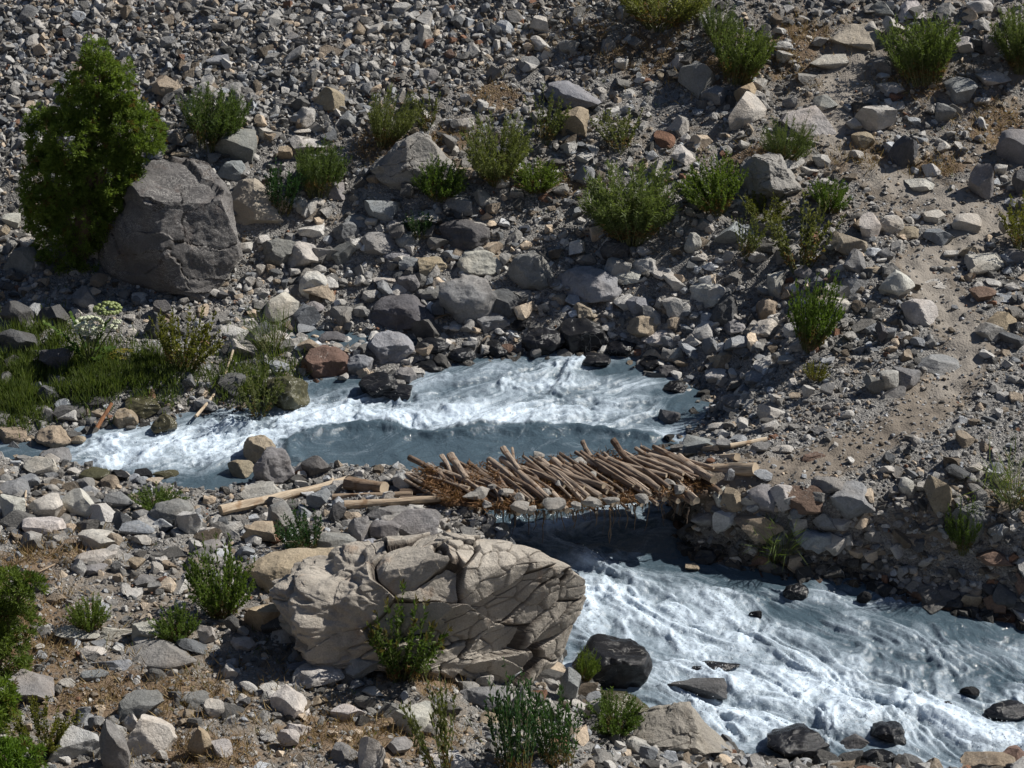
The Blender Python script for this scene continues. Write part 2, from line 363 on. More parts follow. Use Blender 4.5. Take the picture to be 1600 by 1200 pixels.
PATHPX = np.array([(1330, 85), (1312, 140), (1302, 190), (1312, 225), (1370, 268), (1440, 298), (1530, 335), (1540, 358), (1490, 385), (1440, 412), (1450, 445), (1480, 480), (1510, 520), (1510, 560), (1470, 612), (1420, 660), (1340, 700), (1240, 732), (1140, 745)], float)
PATH = G(PATHPX[:, 0], PATHPX[:, 1])[:, :2]
gpx, gpy = project(np.c_[gxy, GH])
pd = seg_dist(gxy, PATH)
def dirt_f(px, py, pdist):
    f = 1.3*np.exp(-(pdist/0.5)**2)
    f = np.maximum(f, .50*sstep(950, 1250, px)*sstep(430, 330, py)); f = np.maximum(f, .52*sstep(820, 700, px)*sstep(840, 900, py)); f = np.maximum(f, .42*sstep(420, 560, px)*sstep(330, 260, py)*sstep(120, 190, py))
    for c in ((1330, 110, 60, 40), (1540, 240, 90, 60), (1530, 800, 90, 50), (1440, 820, 120, 45), (250, 950, 130, 70), (500, 342, 60, 18), (690, 455, 60, 10), (1250, 300, 60, 30), (1560, 180, 60, 60), (440, 850, 60, 30), (300, 880, 60, 40)):
        f = np.maximum(f, 0.72*blob(px, py, *c))
    return f
def dry_f(px, py):
    f = np.zeros_like(px)
    for c in ((200, 1090, 230, 50), (560, 1150, 160, 40), (330, 1180, 100, 40), (60, 1010, 80, 80), (1010, 85, 90, 40), (920, 60, 40, 40), (880, 290, 40, 20), (770, 150, 50, 30), (600, 230, 60, 30), (1230, 90, 50, 40), (1430, 130, 60, 30), (1250, 60, 60, 30), (1100, 110, 60, 30), (1560, 200, 60, 40), (1350, 250, 60, 25), (820, 60, 40, 30), (1180, 250, 50, 25), (700, 215, 40, 20), (100, 860, 70, 25), (30, 890, 60, 40), (680, 1060, 60, 30), (1470, 260, 60, 20)):
        f = np.maximum(f, 0.98*blob(px, py, *c))
    return f
GDIRT = dirt_f(gpx, gpy, pd); GDRY = dry_f(gpx, gpy)
idx = np.arange(nx*ny).reshape(ny, nx)
GF = np.stack([idx[:-1, :-1].ravel(), idx[:-1, 1:].ravel(), idx[1:, 1:].ravel(), idx[1:, :-1].ravel()], 1)
gme = mesh_np('ground', np.c_[gxy, GH], GF, ground_material())
fattr(gme, 'path', 1.25*np.exp(-(pd/.42)**2)*(.25+.75*sstep(650, 590, gpy))); fattr(gme, 'dirt', GDIRT); fattr(gme, 'dry', GDRY); fattr(gme, 'wet', 1-sstep(0.05, 0.38, GD))
ground = link('ground', gme); tag(ground, 'grey gravel and brown dirt of the valley sides and stream banks', 'ground', kind='structure')

# ------------------------------------------------------------------ water
POOL = water_poly([(440, 690), (500, 673), (560, 661), (600, 660), (640, 672), (700, 677), (760, 669), (830, 669), (900, 665), (960, 673), (1030, 684), (1090, 700), (1100, 760), (780, 830), (640, 780), (450, 750)])
def build_water():
    s = 0.024; xs = np.arange(WPOLY[:, 0].min()-.2, min(WPOLY[:, 0].max(), 13.0)+.2, s); ys = np.arange(WPOLY[:, 1].min()-.2, WPOLY[:, 1].max()+.2, s)
    X, Y = np.meshgrid(xs, ys); q = np.c_[X.ravel(), Y.ravel()]
    rough_d = poly_sd(q[::1], WPOLY); keep = rough_d < 0.3
    q = q[keep]; d = rough_d[keep]; remap = np.full(len(keep), -1); remap[keep] = np.arange(keep.sum())
    ii = np.arange(len(keep)).reshape(len(ys), len(xs))
    F = np.stack([ii[:-1, :-1].ravel(), ii[:-1, 1:].ravel(), ii[1:, 1:].ravel(), ii[1:, :-1].ravel()], 1); F = remap[F]; F = F[(F >= 0).all(1)]
    z0 = tps_eval(WTPS, q); px, py = project(np.c_[q, z0]); dp = poly_sd(q, POOL)+.07*fbm(np.c_[q*3.0, 0*px]+3, 4)
    fm = 0.50*np.ones(len(q))
    up = py < 700
    def put(cx, cy, rx, ry, v):
        nonlocal fm; w = blob(px, py, cx, cy, rx, ry); fm = fm*(1-w)+v*w
    for a in ((1040, 610, 90, 45, .06), (980, 590, 60, 20, .15), (740, 655, 260, 20, .95), (620, 650, 120, 24, .85), (480, 645, 70, 26, .95), (330, 690, 150, 30, .98), (200, 715, 90, 26, .9), (560, 615, 50, 18, .5), (870, 600, 130, 14, .8), (880, 568, 70, 12, .75), (960, 640, 70, 22, .75), (700, 600, 60, 16, .55),
              (30, 710, 80, 20, .05), (300, 770, 110, 24, .05), (400, 745, 60, 16, .1)): put(*a)
    inside = 1-sstep(-0.06, 0.07, dp); fm = fm*(1-inside)+0.13*inside
    dn = sstep(790, 830, py)*sstep(560, 760, px)
    base = 0.60; fm = fm*(1-dn)+base*dn
    for a in ((860, 812, 130, 20, .95), (940, 856, 170, 16, .12), (1060, 850, 80, 40, .08), (930, 873, 50, 16, .85), (1130, 905, 150, 22, .1), (960, 935, 90, 40, .85), (1060, 950, 90, 40, .8), (1240, 905, 80, 16, .08), (1420, 960, 140, 22, .12), (1240, 990, 110, 35, .72), (1250, 960, 60, 12, .2), (1180, 1015, 200, 18, .5), (1130, 1080, 60, 20, .75),  # foam amount also paints bridge shade and sunlit water beneath the deck
              (1330, 1080, 200, 50, .92), (1500, 1030, 110, 40, .66), (1180, 1130, 90, 30, .95), (1450, 1140, 140, 40, .9), (1560, 1060, 70, 24, .45), (1400, 1010, 90, 22, .6), (1300, 1180, 130, 12, .2), (980, 1060, 70, 20, .7), (1560, 990, 80, 14, .15), (1590, 1120, 50, 14, .2)): put(*a)
    # currents: coordinates stretched along the flow
    fl = np.where((py > 800)[:, None], np.array([[0.76, -0.65]]), np.array([[-0.55, -0.83]])) if False else None
    w2 = sstep(760, 860, py)[:, None]; fd = np.array([[-0.75, -0.45]])*(1-w2)+np.array([[0.80, -0.60]])*w2; fd /= np.linalg.norm(fd, axis=1)[:, None]
    u = (q*np.array([[0.80, -0.60]])).sum(1)*w2[:, 0]+(q*np.array([[-0.857, -0.514]])).sum(1)*(1-w2[:, 0])
    v = (q*np.array([[0.60, 0.80]])).sum(1)*w2[:, 0]+(q*np.array([[0.514, -0.857]])).sum(1)*(1-w2[:, 0])
    p = np.c_[u*0.75, v*1.5, 0*u]; warp = np.c_[fbm(p*0.8+3, 2), fbm(p*0.8+9, 2), 0*u]*0.7; p = p+warp
    n1 = fbm(p*1.1, 4); rid = 1-np.abs(fbm(p*1.7+20, 4, 0.55))*1.5; n3 = fbm(np.c_[q*5.5, 0*u]+40, 4, 0.6); n4 = fbm(np.c_[q*16, 0*u]+70, 3, 0.6)
    turb = sstep(0.1, 0.8, fm)
    lowf = fbm(p*.5+60, 3); foam = fm*1.2-0.25+0.40*lowf+0.22*n1+0.22*(rid-0.45)+0.08*n3
    foam = np.where(inside > 0.5, np.clip(foam, -0.5, 0.10), foam)
    edge = sstep(0.0, -0.25, d)
    z = z0+(0.02+0.095*turb)*n1*edge+(0.006+0.015*turb)*n3*edge+turb*0.006*n4+0.07*turb*np.clip(rid-0.3, 0, 1)*edge
    z += 0.09*np.exp(-((dp+0.10)/0.13)**2)*sstep(0, -0.3, d)*(py < 720)
    z += 0.02*np.sin((u*2.2+n1)*2.4)*inside
    me = mesh_np('stream', np.c_[q, z], F, water_material()); fattr(me, 'foam', np.clip(foam, 0, 1.2)); fa = me.attributes.new('flow', 'FLOAT_VECTOR', 'POINT'); fa.data.foreach_set('vector', np.c_[p[:, 0]*.9, p[:, 1]*2.0, 0*u].astype(np.float32).ravel())
    o = link('stream_water', me); tag(o, 'milky blue grey mountain stream with white foaming rapids', 'stream', kind='structure')
    # droplets thrown up over the rapids
    cand = np.where((foam > 0.62) & (edge > 0.5) & (px > -80) & (px < 1700))[0]
    pick = np.random.default_rng(5).choice(cand, 5200)
    V2, F2 = np.array([(1, 0, -.7), (-1, 0, -.7), (0, 1, .7), (0, -1, .7)], float), np.array([(0, 2, 3), (1, 3, 2), (0, 1, 2), (0, 3, 1)])
    r = np.random.default_rng(6); sz = r.uniform(.003, .011, len(pick)); up_ = r.exponential(.035, len(pick))
    base = np.c_[q[pick], z[pick]+up_]; VV = (V2[None]*sz[:, None, None]+base[:, None]).reshape(-1, 3); FF = (F2[None]+4*np.arange(len(pick))[:, None, None]).reshape(-1, 3)
    dm = NT('spray'); dm.b.inputs['Base Color'].default_value = (.8, .84, .87, 1); dm.b.inputs['Roughness'].default_value = 0.3
    so_ = link('water_spray', mesh_np('water_spray', VV, FF, dm.m)); tag(so_, 'fine white spray droplets thrown up over the rapids', 'spray', kind='stuff')
    return water_mat_of(me)
def water_mat_of(me): return me.materials[0]
M_WATER = build_water()
def side_water():
    s = 0.05; xs = np.arange(SPOLY[:, 0].min()-.3, SPOLY[:, 0].max()+.3, s); ys = np.arange(SPOLY[:, 1].min()-.3, SPOLY[:, 1].max()+.3, s)
    X, Y = np.meshgrid(xs, ys); q = np.c_[X.ravel(), Y.ravel()]; keep = poly_sd(q, SPOLY) < 0.12
    ii = np.arange(len(keep)).reshape(len(ys), len(xs)); remap = np.full(len(keep), -1); remap[keep] = np.arange(keep.sum())
    F = remap[np.stack([ii[:-1, :-1].ravel(), ii[:-1, 1:].ravel(), ii[1:, 1:].ravel(), ii[1:, :-1].ravel()], 1)]; F = F[(F >= 0).all(1)]; q = q[keep]
    z = SIDEZ-0.02+0.012*fbm(np.c_[q*3, 0*q[:, 0]], 3)
    me = mesh_np('side_stream', np.c_[q, z], F, M_WATER); fattr(me, 'foam', np.clip(-.1+0.3*fbm(np.c_[q*2.5, 0*q[:, 0]]+8, 3), 0, .4))
    tag(link('side_stream', me), 'shallow dark side channel behind the wet rusty rock', 'stream', kind='structure')
side_water()

# ------------------------------------------------------------------ rock shapes
def rock_verts(sub, r, nplanes=(13, 20), lo=.36, hi=.70, rough=.04, blocky=0.0):
    V = ICO[sub][0].copy()
    V = V*np.array([1, r.uniform(.75, 1.1), r.uniform(.6, 1.0)])
    for _ in range(r.integers(*nplanes)):
        n = r.normal(size=3); n /= np.linalg.norm(n); dd = r.uniform(lo, hi)
        pr = V@n; V = V-np.maximum(0, pr-dd)[:, None]*n
    nn = V/np.linalg.norm(V, axis=1)[:, None]
    V = V+nn*(rough*fbm(V*2.2+r.uniform(0, 90, 3), 4))[:, None]
    mn, mx = V.min(0), V.max(0); return (V-(mn+mx)/2)/((mx-mn)/2)
VAR4 = []; VAR5 = []; VARR = []
for k in range(46):
    r = np.random.default_rng(100+k); VAR4.append(mesh_np('rock_shape', rock_verts(4, r), ICO[4][1], M_ROCK, True, 24))
for k in range(26):
    r = np.random.default_rng(200+k); VAR5.append(mesh_np('rock_shape', rock_verts(5, r, (14, 22), rough=.05), ICO[5][1], M_ROCK, True, 24))
for k in range(14):
    r = np.random.default_rng(300+k); VARR.append(mesh_np('round_rock_shape', rock_verts(5, r, (8, 13), .52, .84, .085), ICO[5][1], M_ROCK, True, 32))
WETS = [m.copy() for m in VARR]
for m in WETS: m.materials[0] = M_WET

TINT = {'p': (.55, .53, .495), 'g': (.27, .268, .265), 'd': (.125, .125, .13), 't': (.39, .325, .24), 'r': (.20, .135, .105), 'b': (.30, .315, .335), 'w': (.018, .019, .022), 'm': (.085, .08, .045)}
CWORD = {'p': 'pale grey', 'g': 'grey', 'd': 'dark grey', 't': 'tan', 'r': 'reddish brown', 'b': 'bluish grey', 'w': 'wet black', 'm': 'mossy dark'}
LAND = [(270, 370, 'the huge dark grey boulder'), (400, 320, 'the rounded beige boulder'), (650, 260, 'the pointed grey boulder'), (790, 960, 'the cracked tan boulder'), (480, 900, 'the smooth buff boulder'), (640, 775, 'the left end of the bridge'), (1120, 755, 'the right end of the bridge'),
        (1265, 500, 'the young shrub on the gravel'), (985, 330, 'the round dense shrub mid slope'), (1200, 280, 'the rough grey boulder mid slope'), (1330, 60, 'the flat overhanging slab uphill'), (1445, 85, 'the bush beside the upper path'), (1500, 540, 'the bare bend of the path'), (345, 915, 'the thin bush by the buff boulder'), (475, 838, 'the small dense dark green bush'),
        (150, 250, 'the juniper tree'), (140, 505, 'the white flowering plant'), (510, 570, 'the wet rusty rock'), (415, 720, 'the rock pair in the cascade'), (860, 530, 'the glossy black rocks'), (1090, 1140, 'the ridged tan rock by the rapids'), (1245, 1160, 'the black wedge rock'), (20, 960, 'the green bush at the left edge'), (1328, 782, 'the big block in the bank wall'),
        (1582, 75, 'the bush at the right edge'), (1464, 778, 'the split tan block on the bank'), (1145, 75, 'the tall bush high on the slope'), (325, 190, 'the bush above the huge boulder'), (772, 240, 'the bush right of the pointed boulder'), (178, 1165, 'the upright corner stone'), (925, 448, 'the white veined rounded rock'), (900, 155, 'the bluish rock on the upper slope'), (560, 100, 'the bare scree'), (625, 975, 'the leafy weed'), (1255, 372, 'the sparse yellowish herb'), (1540, 418, 'the white topped rock by the path'), (340, 765, 'the side pool')]
GRP = 'loose rocks on the banks and in the stream'
ROCKS = []                                      # records for labels
def place_rock(x0, y0, x1, y1, c, rnd=False, name='rock', special=None):
    r = np.random.default_rng(int(x0*7+y0*13+x1*3)); cx, cy = (x0+x1)/2, (y0+y1)/2
    g = G1(cx, min(y1-1, 1300)); dist = np.linalg.norm(g-CAM); s = dist/FPX; w = (x1-x0)*s*1.12; hp = (y1-y0)*s*1.12
    th = PITCH+math.atan((cy-600)/FPX)
    b = min(0.44*w, 0.78*hp/2/math.sin(th)); c2 = math.sqrt(max((hp/2)**2-(b*math.sin(th))**2, (0.2*hp)**2))/math.cos(th)
    gc = G1(cx, min(cy, 1300)); P = at_y(cx, cy, min(g[1]+0.72*b, gc[1]+0.10*b))[0]; top = P[2]+c2; bot = max(min(P[2]-c2, float(surf_h(P[:2])[0])-0.12*c2-0.01), P[2]-1.7*c2)
    wid = x1-x0
    if c in 'wm': me = WETS[r.integers(len(WETS))]
    elif rnd: me = VARR[r.integers(len(VARR))]
    else: me = VAR5[r.integers(len(VAR5))] if wid > 62 else VAR4[r.integers(len(VAR4))]
    o = link(name, me); o.location = (P[0], P[1], (top+bot)/2); o.scale = (w/2*r.choice([-1, 1]), b*r.choice([-1, 1]), (top-bot)/2)
    k = r.uniform(.86, 1.14); t = TINT[c]; o['tint'] = [float(t[0]*k*r.uniform(.96, 1.04)), float(t[1]*k), float(t[2]*k*r.uniform(.95, 1.05))]
    o['group'] = GRP; o['category'] = 'rock'
    if special: o['label'] = special
    else: ROCKS.append((o, cx, cy, x1-x0, y1-y0, c, rnd))
    return o

R = '''0,515,58,558,d 62,540,112,582,d 0,470,48,512,d 58,478,108,512,d 112,452,152,484,g 150,500,190,520,d 700,543,742,567,w 745,532,792,562,w 640,560,692,582,w 598,600,642,624,w 905,552,952,574,w 950,532,992,562,w 655,528,700,552,w 755,455,812,500,d 500,520,540,540,d 1000,560,1035,585,w 1035,595,1070,615,w 1030,640,1062,660,d 10,385,62,427,g 0,335,32,355,p 0,350,16,372,t 30,372,58,392,p 240,469,266,495,d 335,455,358,470,d 321,202,355,222,p 338,205,400,255,g 341,250,385,280,b 268,235,300,248,t 372,378,396,395,p 383,432,400,455,p
408,375,460,416,g 450,380,510,421,p 400,412,415,435,p 470,427,510,466,p 408,462,465,505,p 435,227,458,252,t 452,212,512,238,p 400,200,430,218,p 460,200,492,210,p 498,237,518,252,p 500,282,540,312,g 459,310,490,335,p 488,308,508,322,p 572,310,628,345,b
630,327,692,355,p 697,309,737,342,g 738,298,768,325,p 690,345,763,392,d 540,335,580,355,b 570,338,592,358,p 521,345,560,378,g 567,365,622,400,g 620,362,660,385,b 518,378,555,412,g 600,390,640,408,b 600,406,630,425,g 625,402,660,430,b 655,402,697,430,t 688,390,720,408,b
718,390,782,430,p 585,428,625,447,p 553,430,575,450,p 592,440,642,472,pR 660,443,705,467,g 565,452,592,475,p 577,462,675,515,d 622,428,658,460,g 522,466,542,480,p 470,472,505,492,g 690,432,775,505,g 560,480,580,500,g 780,395,800,420,p
828,25,856,55,p 895,25,911,42,p 959,88,983,112,p 812,88,842,112,g 875,62,905,88,g 860,131,942,178,b 873,170,920,214,t 855,188,875,205,d 1063,98,1117,152,g 1045,85,1072,110,p 1025,110,1038,126,t 1042,182,1077,214,p 1050,227,1088,258,p 1097,137,1137,170,g 1148,132,1180,165,t 1140,150,1196,200,p 1178,122,1200,150,p
893,260,930,290,g 900,240,932,258,p 1063,63,1085,75,p 1099,32,1113,52,p 933,135,948,150,p 858,217,873,230,g 800,168,822,180,p 1267,84,1322,112,p 1358,0,1398,25,g 1403,3,1442,32,p 1380,28,1412,65,p 1462,3,1495,25,g 1510,0,1548,28,p 1358,90,1395,115,g 1372,130,1412,152,p
1335,162,1395,205,p 1320,182,1346,205,p 1332,208,1365,235,t 1222,168,1300,210,p 1222,150,1245,170,g 1270,150,1308,172,g 1212,80,1240,100,p 1390,212,1436,262,d 1462,162,1490,195,g 1478,125,1525,165,g 1525,110,1577,132,p 1520,150,1550,168,p 1558,205,1606,255,g 1463,222,1488,240,p 1443,255,1475,275,p 1415,278,1460,300,p 1515,258,1550,312,g 1552,254,1576,277,p 1583,268,1606,308,d
1325,233,1350,252,p 1270,240,1300,262,p 1250,262,1280,275,p 1490,58,1525,85,p 1535,55,1565,88,g 1520,25,1540,48,p 940,375,982,412,d 798,395,862,455,g 874,418,972,478,bR 895,472,935,502,tR 945,415,1000,440,p 990,402,1032,430,p 1020,420,1058,440,p 978,462,1020,493,b 1080,442,1135,480,p 1105,462,1152,515,d 1118,348,1165,386,b 980,490,1037,525,tR 1005,515,1048,540,p 1082,504,1115,532,p 1066,522,1096,548,p
1130,497,1175,522,g 800,497,825,520,w 815,512,880,557,wR 870,498,947,554,wR 1184,468,1218,500,t 1165,390,1198,412,p 1070,365,1095,397,p 1080,395,1105,412,p 1025,460,1040,480,p 1200,427,1226,467,p 1280,466,1328,492,p 1318,432,1362,458,g 1375,423,1425,468,p 1410,467,1463,507,p 1373,338,1410,367,pR 1395,355,1435,375,t 1443,330,1478,350,p 1446,358,1490,383,b 1343,338,1375,375,p 1297,365,1352,402,t
1318,392,1352,428,g 1370,385,1395,408,g 1345,417,1378,428,t 1285,430,1313,445,r 1512,400,1570,435,p 1443,437,1497,448,p 1517,450,1555,472,r 1540,485,1592,517,t 1548,515,1575,530,b 1568,440,1593,456,p 1488,336,1530,362,p 1560,337,1576,368,p 1567,388,1606,410,g 1500,382,1528,402,t 1473,390,1500,405,p 1368,505,1390,540,d 1420,525,1445,545,b 1380,508,1402,535,b 1402,517,1422,533,p 1285,445,1313,465,p 1243,418,1275,438,g
1350,587,1380,617,g 1375,580,1405,612,p 1395,577,1435,610,g 1108,548,1148,575,tR 1103,575,1140,600,p 1118,588,1138,605,p 1072,545,1092,565,b 1040,545,1067,570,p 1030,570,1062,592,d 1030,522,1052,550,b 1170,500,1217,533,p 1145,523,1180,540,b 1178,553,1202,572,b 1215,555,1243,572,p 1163,582,1205,597,b 1253,602,1274,622,p 1145,600,1170,620,p 1203,617,1222,630,p 1105,658,1135,672,p 1080,642,1112,650,t 1068,680,1118,708,b 1118,685,1145,705,g 1265,667,1295,680,d 1250,708,1290,720,r 1312,638,1335,655,p 1172,690,1205,708,g 1205,693,1240,708,p
1175,733,1208,752,b 1130,730,1148,755,b 1435,553,1497,585,g 1565,560,1585,577,p 1510,722,1535,742,p 1115,765,1138,793,p 1127,762,1170,795,t 1170,760,1215,797,g 1205,757,1243,795,p 1228,762,1284,802,r 1270,745,1313,772,g 1292,757,1367,805,g 1404,747,1432,780,p 1432,752,1452,772,p 1080,797,1120,825,g 1115,798,1155,838,p 1150,797,1218,840,t 1238,808,1262,835,p 1270,798,1307,826,b 1300,805,1330,828,p 1243,822,1298,862,bR 1298,825,1322,845,b 1195,828,1238,850,g 1165,847,1190,858,p 1085,857,1118,882,w 1070,880,1093,893,t 1172,858,1212,894,r 1133,870,1160,886,t 1225,912,1262,938,wR 1338,920,1362,945,w 1357,877,1382,892,g 1380,882,1398,892,g 1415,910,1465,940,r 1460,915,1500,945,d
1527,853,1585,882,r 1530,908,1565,930,d 1537,930,1572,967,r 1500,925,1530,955,t 1584,898,1606,935,r 1575,940,1606,968,d 1418,862,1442,875,p 1420,820,1436,832,b 1170,953,1190,968,w 1488,790,1540,840,g
0,577,18,605,p 60,602,92,632,d 65,635,83,662,g 83,635,118,662,d 0,668,40,695,t 58,666,110,700,tR 110,678,135,695,t 178,640,215,672,tR 238,650,275,680,m 200,620,250,652,m 348,530,398,562,p 290,563,330,577,g 345,510,395,535,p 225,490,258,530,d 190,513,217,527,p 340,585,385,620,d 65,700,110,725,g 40,712,90,742,p 125,730,170,750,m 172,738,205,752,w 210,732,240,750,w 235,732,280,746,m
545,555,582,590,b 576,520,645,562,b 468,533,487,545,p 450,535,467,545,p 412,542,440,555,b 410,517,450,535,p 563,588,622,626,w 615,575,650,602,g 645,575,665,590,p 528,582,545,597,p 722,530,748,550,g 783,537,803,560,r 740,485,795,515,g 420,590,480,642,m 477,497,498,510,p 472,711,515,748,d 358,718,395,745,t 465,735,480,750,p
0,750,45,780,g 0,777,38,815,p 42,772,97,808,p 40,803,100,840,p 95,770,150,808,p 140,785,186,816,p 82,835,102,852,p 125,826,185,860,p 190,815,240,838,b 203,835,237,853,p 207,797,240,820,g 238,780,300,820,gR 280,797,315,835,p 250,772,277,785,p 165,770,208,797,g 185,760,202,775,p 203,754,218,768,p 120,860,178,885,p 165,852,195,875,p 120,880,165,900,g 200,872,228,893,t 310,820,350,847,p 293,845,320,868,p 315,845,348,865,g 207,897,247,917,g 240,868,262,882,p 60,920,90,930,p 86,978,152,1004,p 155,978,208,998,p 208,974,253,1005,p 202,1005,302,1048,g 278,1003,308,1022,p 125,1008,165,1030,p 145,1028,205,1048,b 128,1045,168,1063,b 310,975,335,1008,p 352,963,378,988,d 362,994,400,1018,p 353,1028,372,1045,b 318,1096,350,1122,p 285,1083,325,1105,g 190,1085,252,1125,g 82,1132,158,1188,p 198,1122,272,1182,p 192,1120,220,1145,p 295,1137,329,1187,t 137,1117,160,1142,g 118,1102,143,1122,b 330,1160,362,1185,p 243,1170,262,1192,p 92,1060,118,1075,p 0,1055,80,1100,g 372,1088,392,1105,d
460,1040,537,1077,pR 452,1034,510,1050,b 475,1010,527,1040,g 530,1015,602,1064,b 515,1018,548,1045,g 425,1077,482,1122,p 615,1103,673,1147,p 485,1088,510,1105,t 520,1098,570,1125,p 565,1072,600,1088,p 545,1063,570,1078,b 405,1067,440,1085,p 643,1032,660,1050,p 735,1028,760,1055,p 743,1053,772,1075,p 700,1075,800,1110,g 748,1115,785,1131,t 447,1128,485,1150,p 400,1137,425,1155,p 435,1140,467,1168,p 517,1160,562,1190,g 560,1150,600,1203,p 607,1155,640,1182,g 663,1175,740,1206,p
375,755,450,787,p 418,785,470,835,g 480,765,515,795,b 513,787,540,817,d 577,790,637,820,g 580,812,625,850,g 610,800,684,846,g 545,808,577,849,g 500,832,555,868,g 560,843,597,872,b 380,815,430,850,t 615,738,650,772,p 645,748,672,768,t 645,766,675,780,g 675,763,688,778,p 635,788,662,804,p 595,765,617,783,p 383,940,443,987,t
1085,1033,1153,1051,w 1047,1055,1130,1093,d 875,1045,907,1102,b 917,1080,1010,1122,m 915,1097,937,1130,p 800,1080,840,1130,p 975,1153,1015,1180,p 960,1158,978,1178,p 1052,1172,1070,1185,p 905,1135,925,1155,b 1122,1145,1147,1165,d 1312,1145,1355,1170,d 1343,1173,1400,1206,w 1400,1180,1440,1206,d 1505,1175,1580,1208,t 1560,1165,1606,1195,r 1500,1072,1530,1088,w 1472,1095,1487,1104,w 1540,1095,1606,1125,w
551,33,573,63,t 648,40,675,75,p 493,138,537,178,t 452,169,495,200,p 530,175,560,200,b 232,118,285,156,t 250,55,275,80,g 325,85,358,108,b 531,117,552,137,p 692,75,712,95,r 660,145,680,170,g 648,95,675,110,t 655,108,685,130,g 30,10,60,35,g 235,0,258,20,p 645,172,675,198,p 703,185,728,205,g 762,165,775,178,p'''.split()
NAMED = [((473, 543, 548, 592), 'r', True, 'wet rusty brown rock at the stream edge behind the cascade'),
         ((382, 683, 428, 722), 't', True, 'pinkish tan rock standing upright in the cascade'), ((400, 702, 457, 756), 'g', True, 'round grey rock in front of the pinkish one in the cascade'),
         ((1445, 748, 1484, 808), 't', False, 'split tan block standing on the edge of the stream bank'), ((157, 1132, 200, 1206), 'g', False, 'upright grey slab in the left bottom corner'),
         ((1202, 1133, 1292, 1187), 'w', False, 'wet black wedge shaped rock at the near edge of the rapids'), ((1362, 1130, 1412, 1166), 'w', False, 'pointed wet black rock right of the black wedge'),
         ((900, 998, 1012, 1080), 'w', True, 'big wet black boulder in the rapids beside the cracked tan boulder'), ((690, 753, 745, 779), 'g', False, 'flat grey stone lying on the left end of the bridge')]
for (bx, c, rd, lab) in NAMED: place_rock(*bx, c, rd, special=lab)
# keep the ones that show largest as single rocks
RL = []
for e in R:  # leading dark grey rocks carry the left bank's shade in their tint
    f = e.split(','); b_ = [int(v) for v in f[:4]]; strand_ = 400 < b_[0] < 1200 and 330 < b_[1] < 590 and (b_[0]*7+b_[1]) % 5 < 3
    RL.append((*b_, f[4][0], f[4].endswith('R') or strand_))
RL.sort(key=lambda a: -(a[2]-a[0])*(a[3]-a[1]))
REST = RL[279:]; RL = RL[:279]
for a in RL: place_rock(*a)

def label_rocks():
    from collections import defaultdict
    cells = defaultdict(list)
    for (o, cx, cy, w, h, c, rd) in ROCKS:
        dd = [((cx-l[0])**2+(1.5*(cy-l[1]))**2, i) for i, l in enumerate(LAND)]; d2, i = min(dd); lx, ly, ph = LAND[i]
        dx, dy = cx-lx, (cy-ly)*1.5
        rel = ('right of' if dx > 0 else 'left of') if abs(dx) > abs(dy) else ('in front of' if dy > 0 else 'behind')
        size = 'large' if w*h > 2600 else 'small' if w*h < 700 else ''
        asp = w/max(h, 1); sh = 'flat' if asp > 2.1 else 'upright' if asp < .85 else 'rounded' if rd else 'angular'
        cells[f'{size} {CWORD[c]} {sh} rock {rel} {ph}'.strip()].append((d2, o))
    nth = ['', 'second nearest ', 'third nearest ', 'fourth nearest ', 'fifth nearest ', 'sixth nearest ', 'seventh nearest ', 'eighth nearest ']
    for k, lst in cells.items():
        lst.sort(key=lambda a: a[0])
        for j, (_, o) in enumerate(lst): o['label'] = (('nearest ' if j == 0 and len(lst) > 1 else nth[min(j, 7)])+k)
label_rocks()

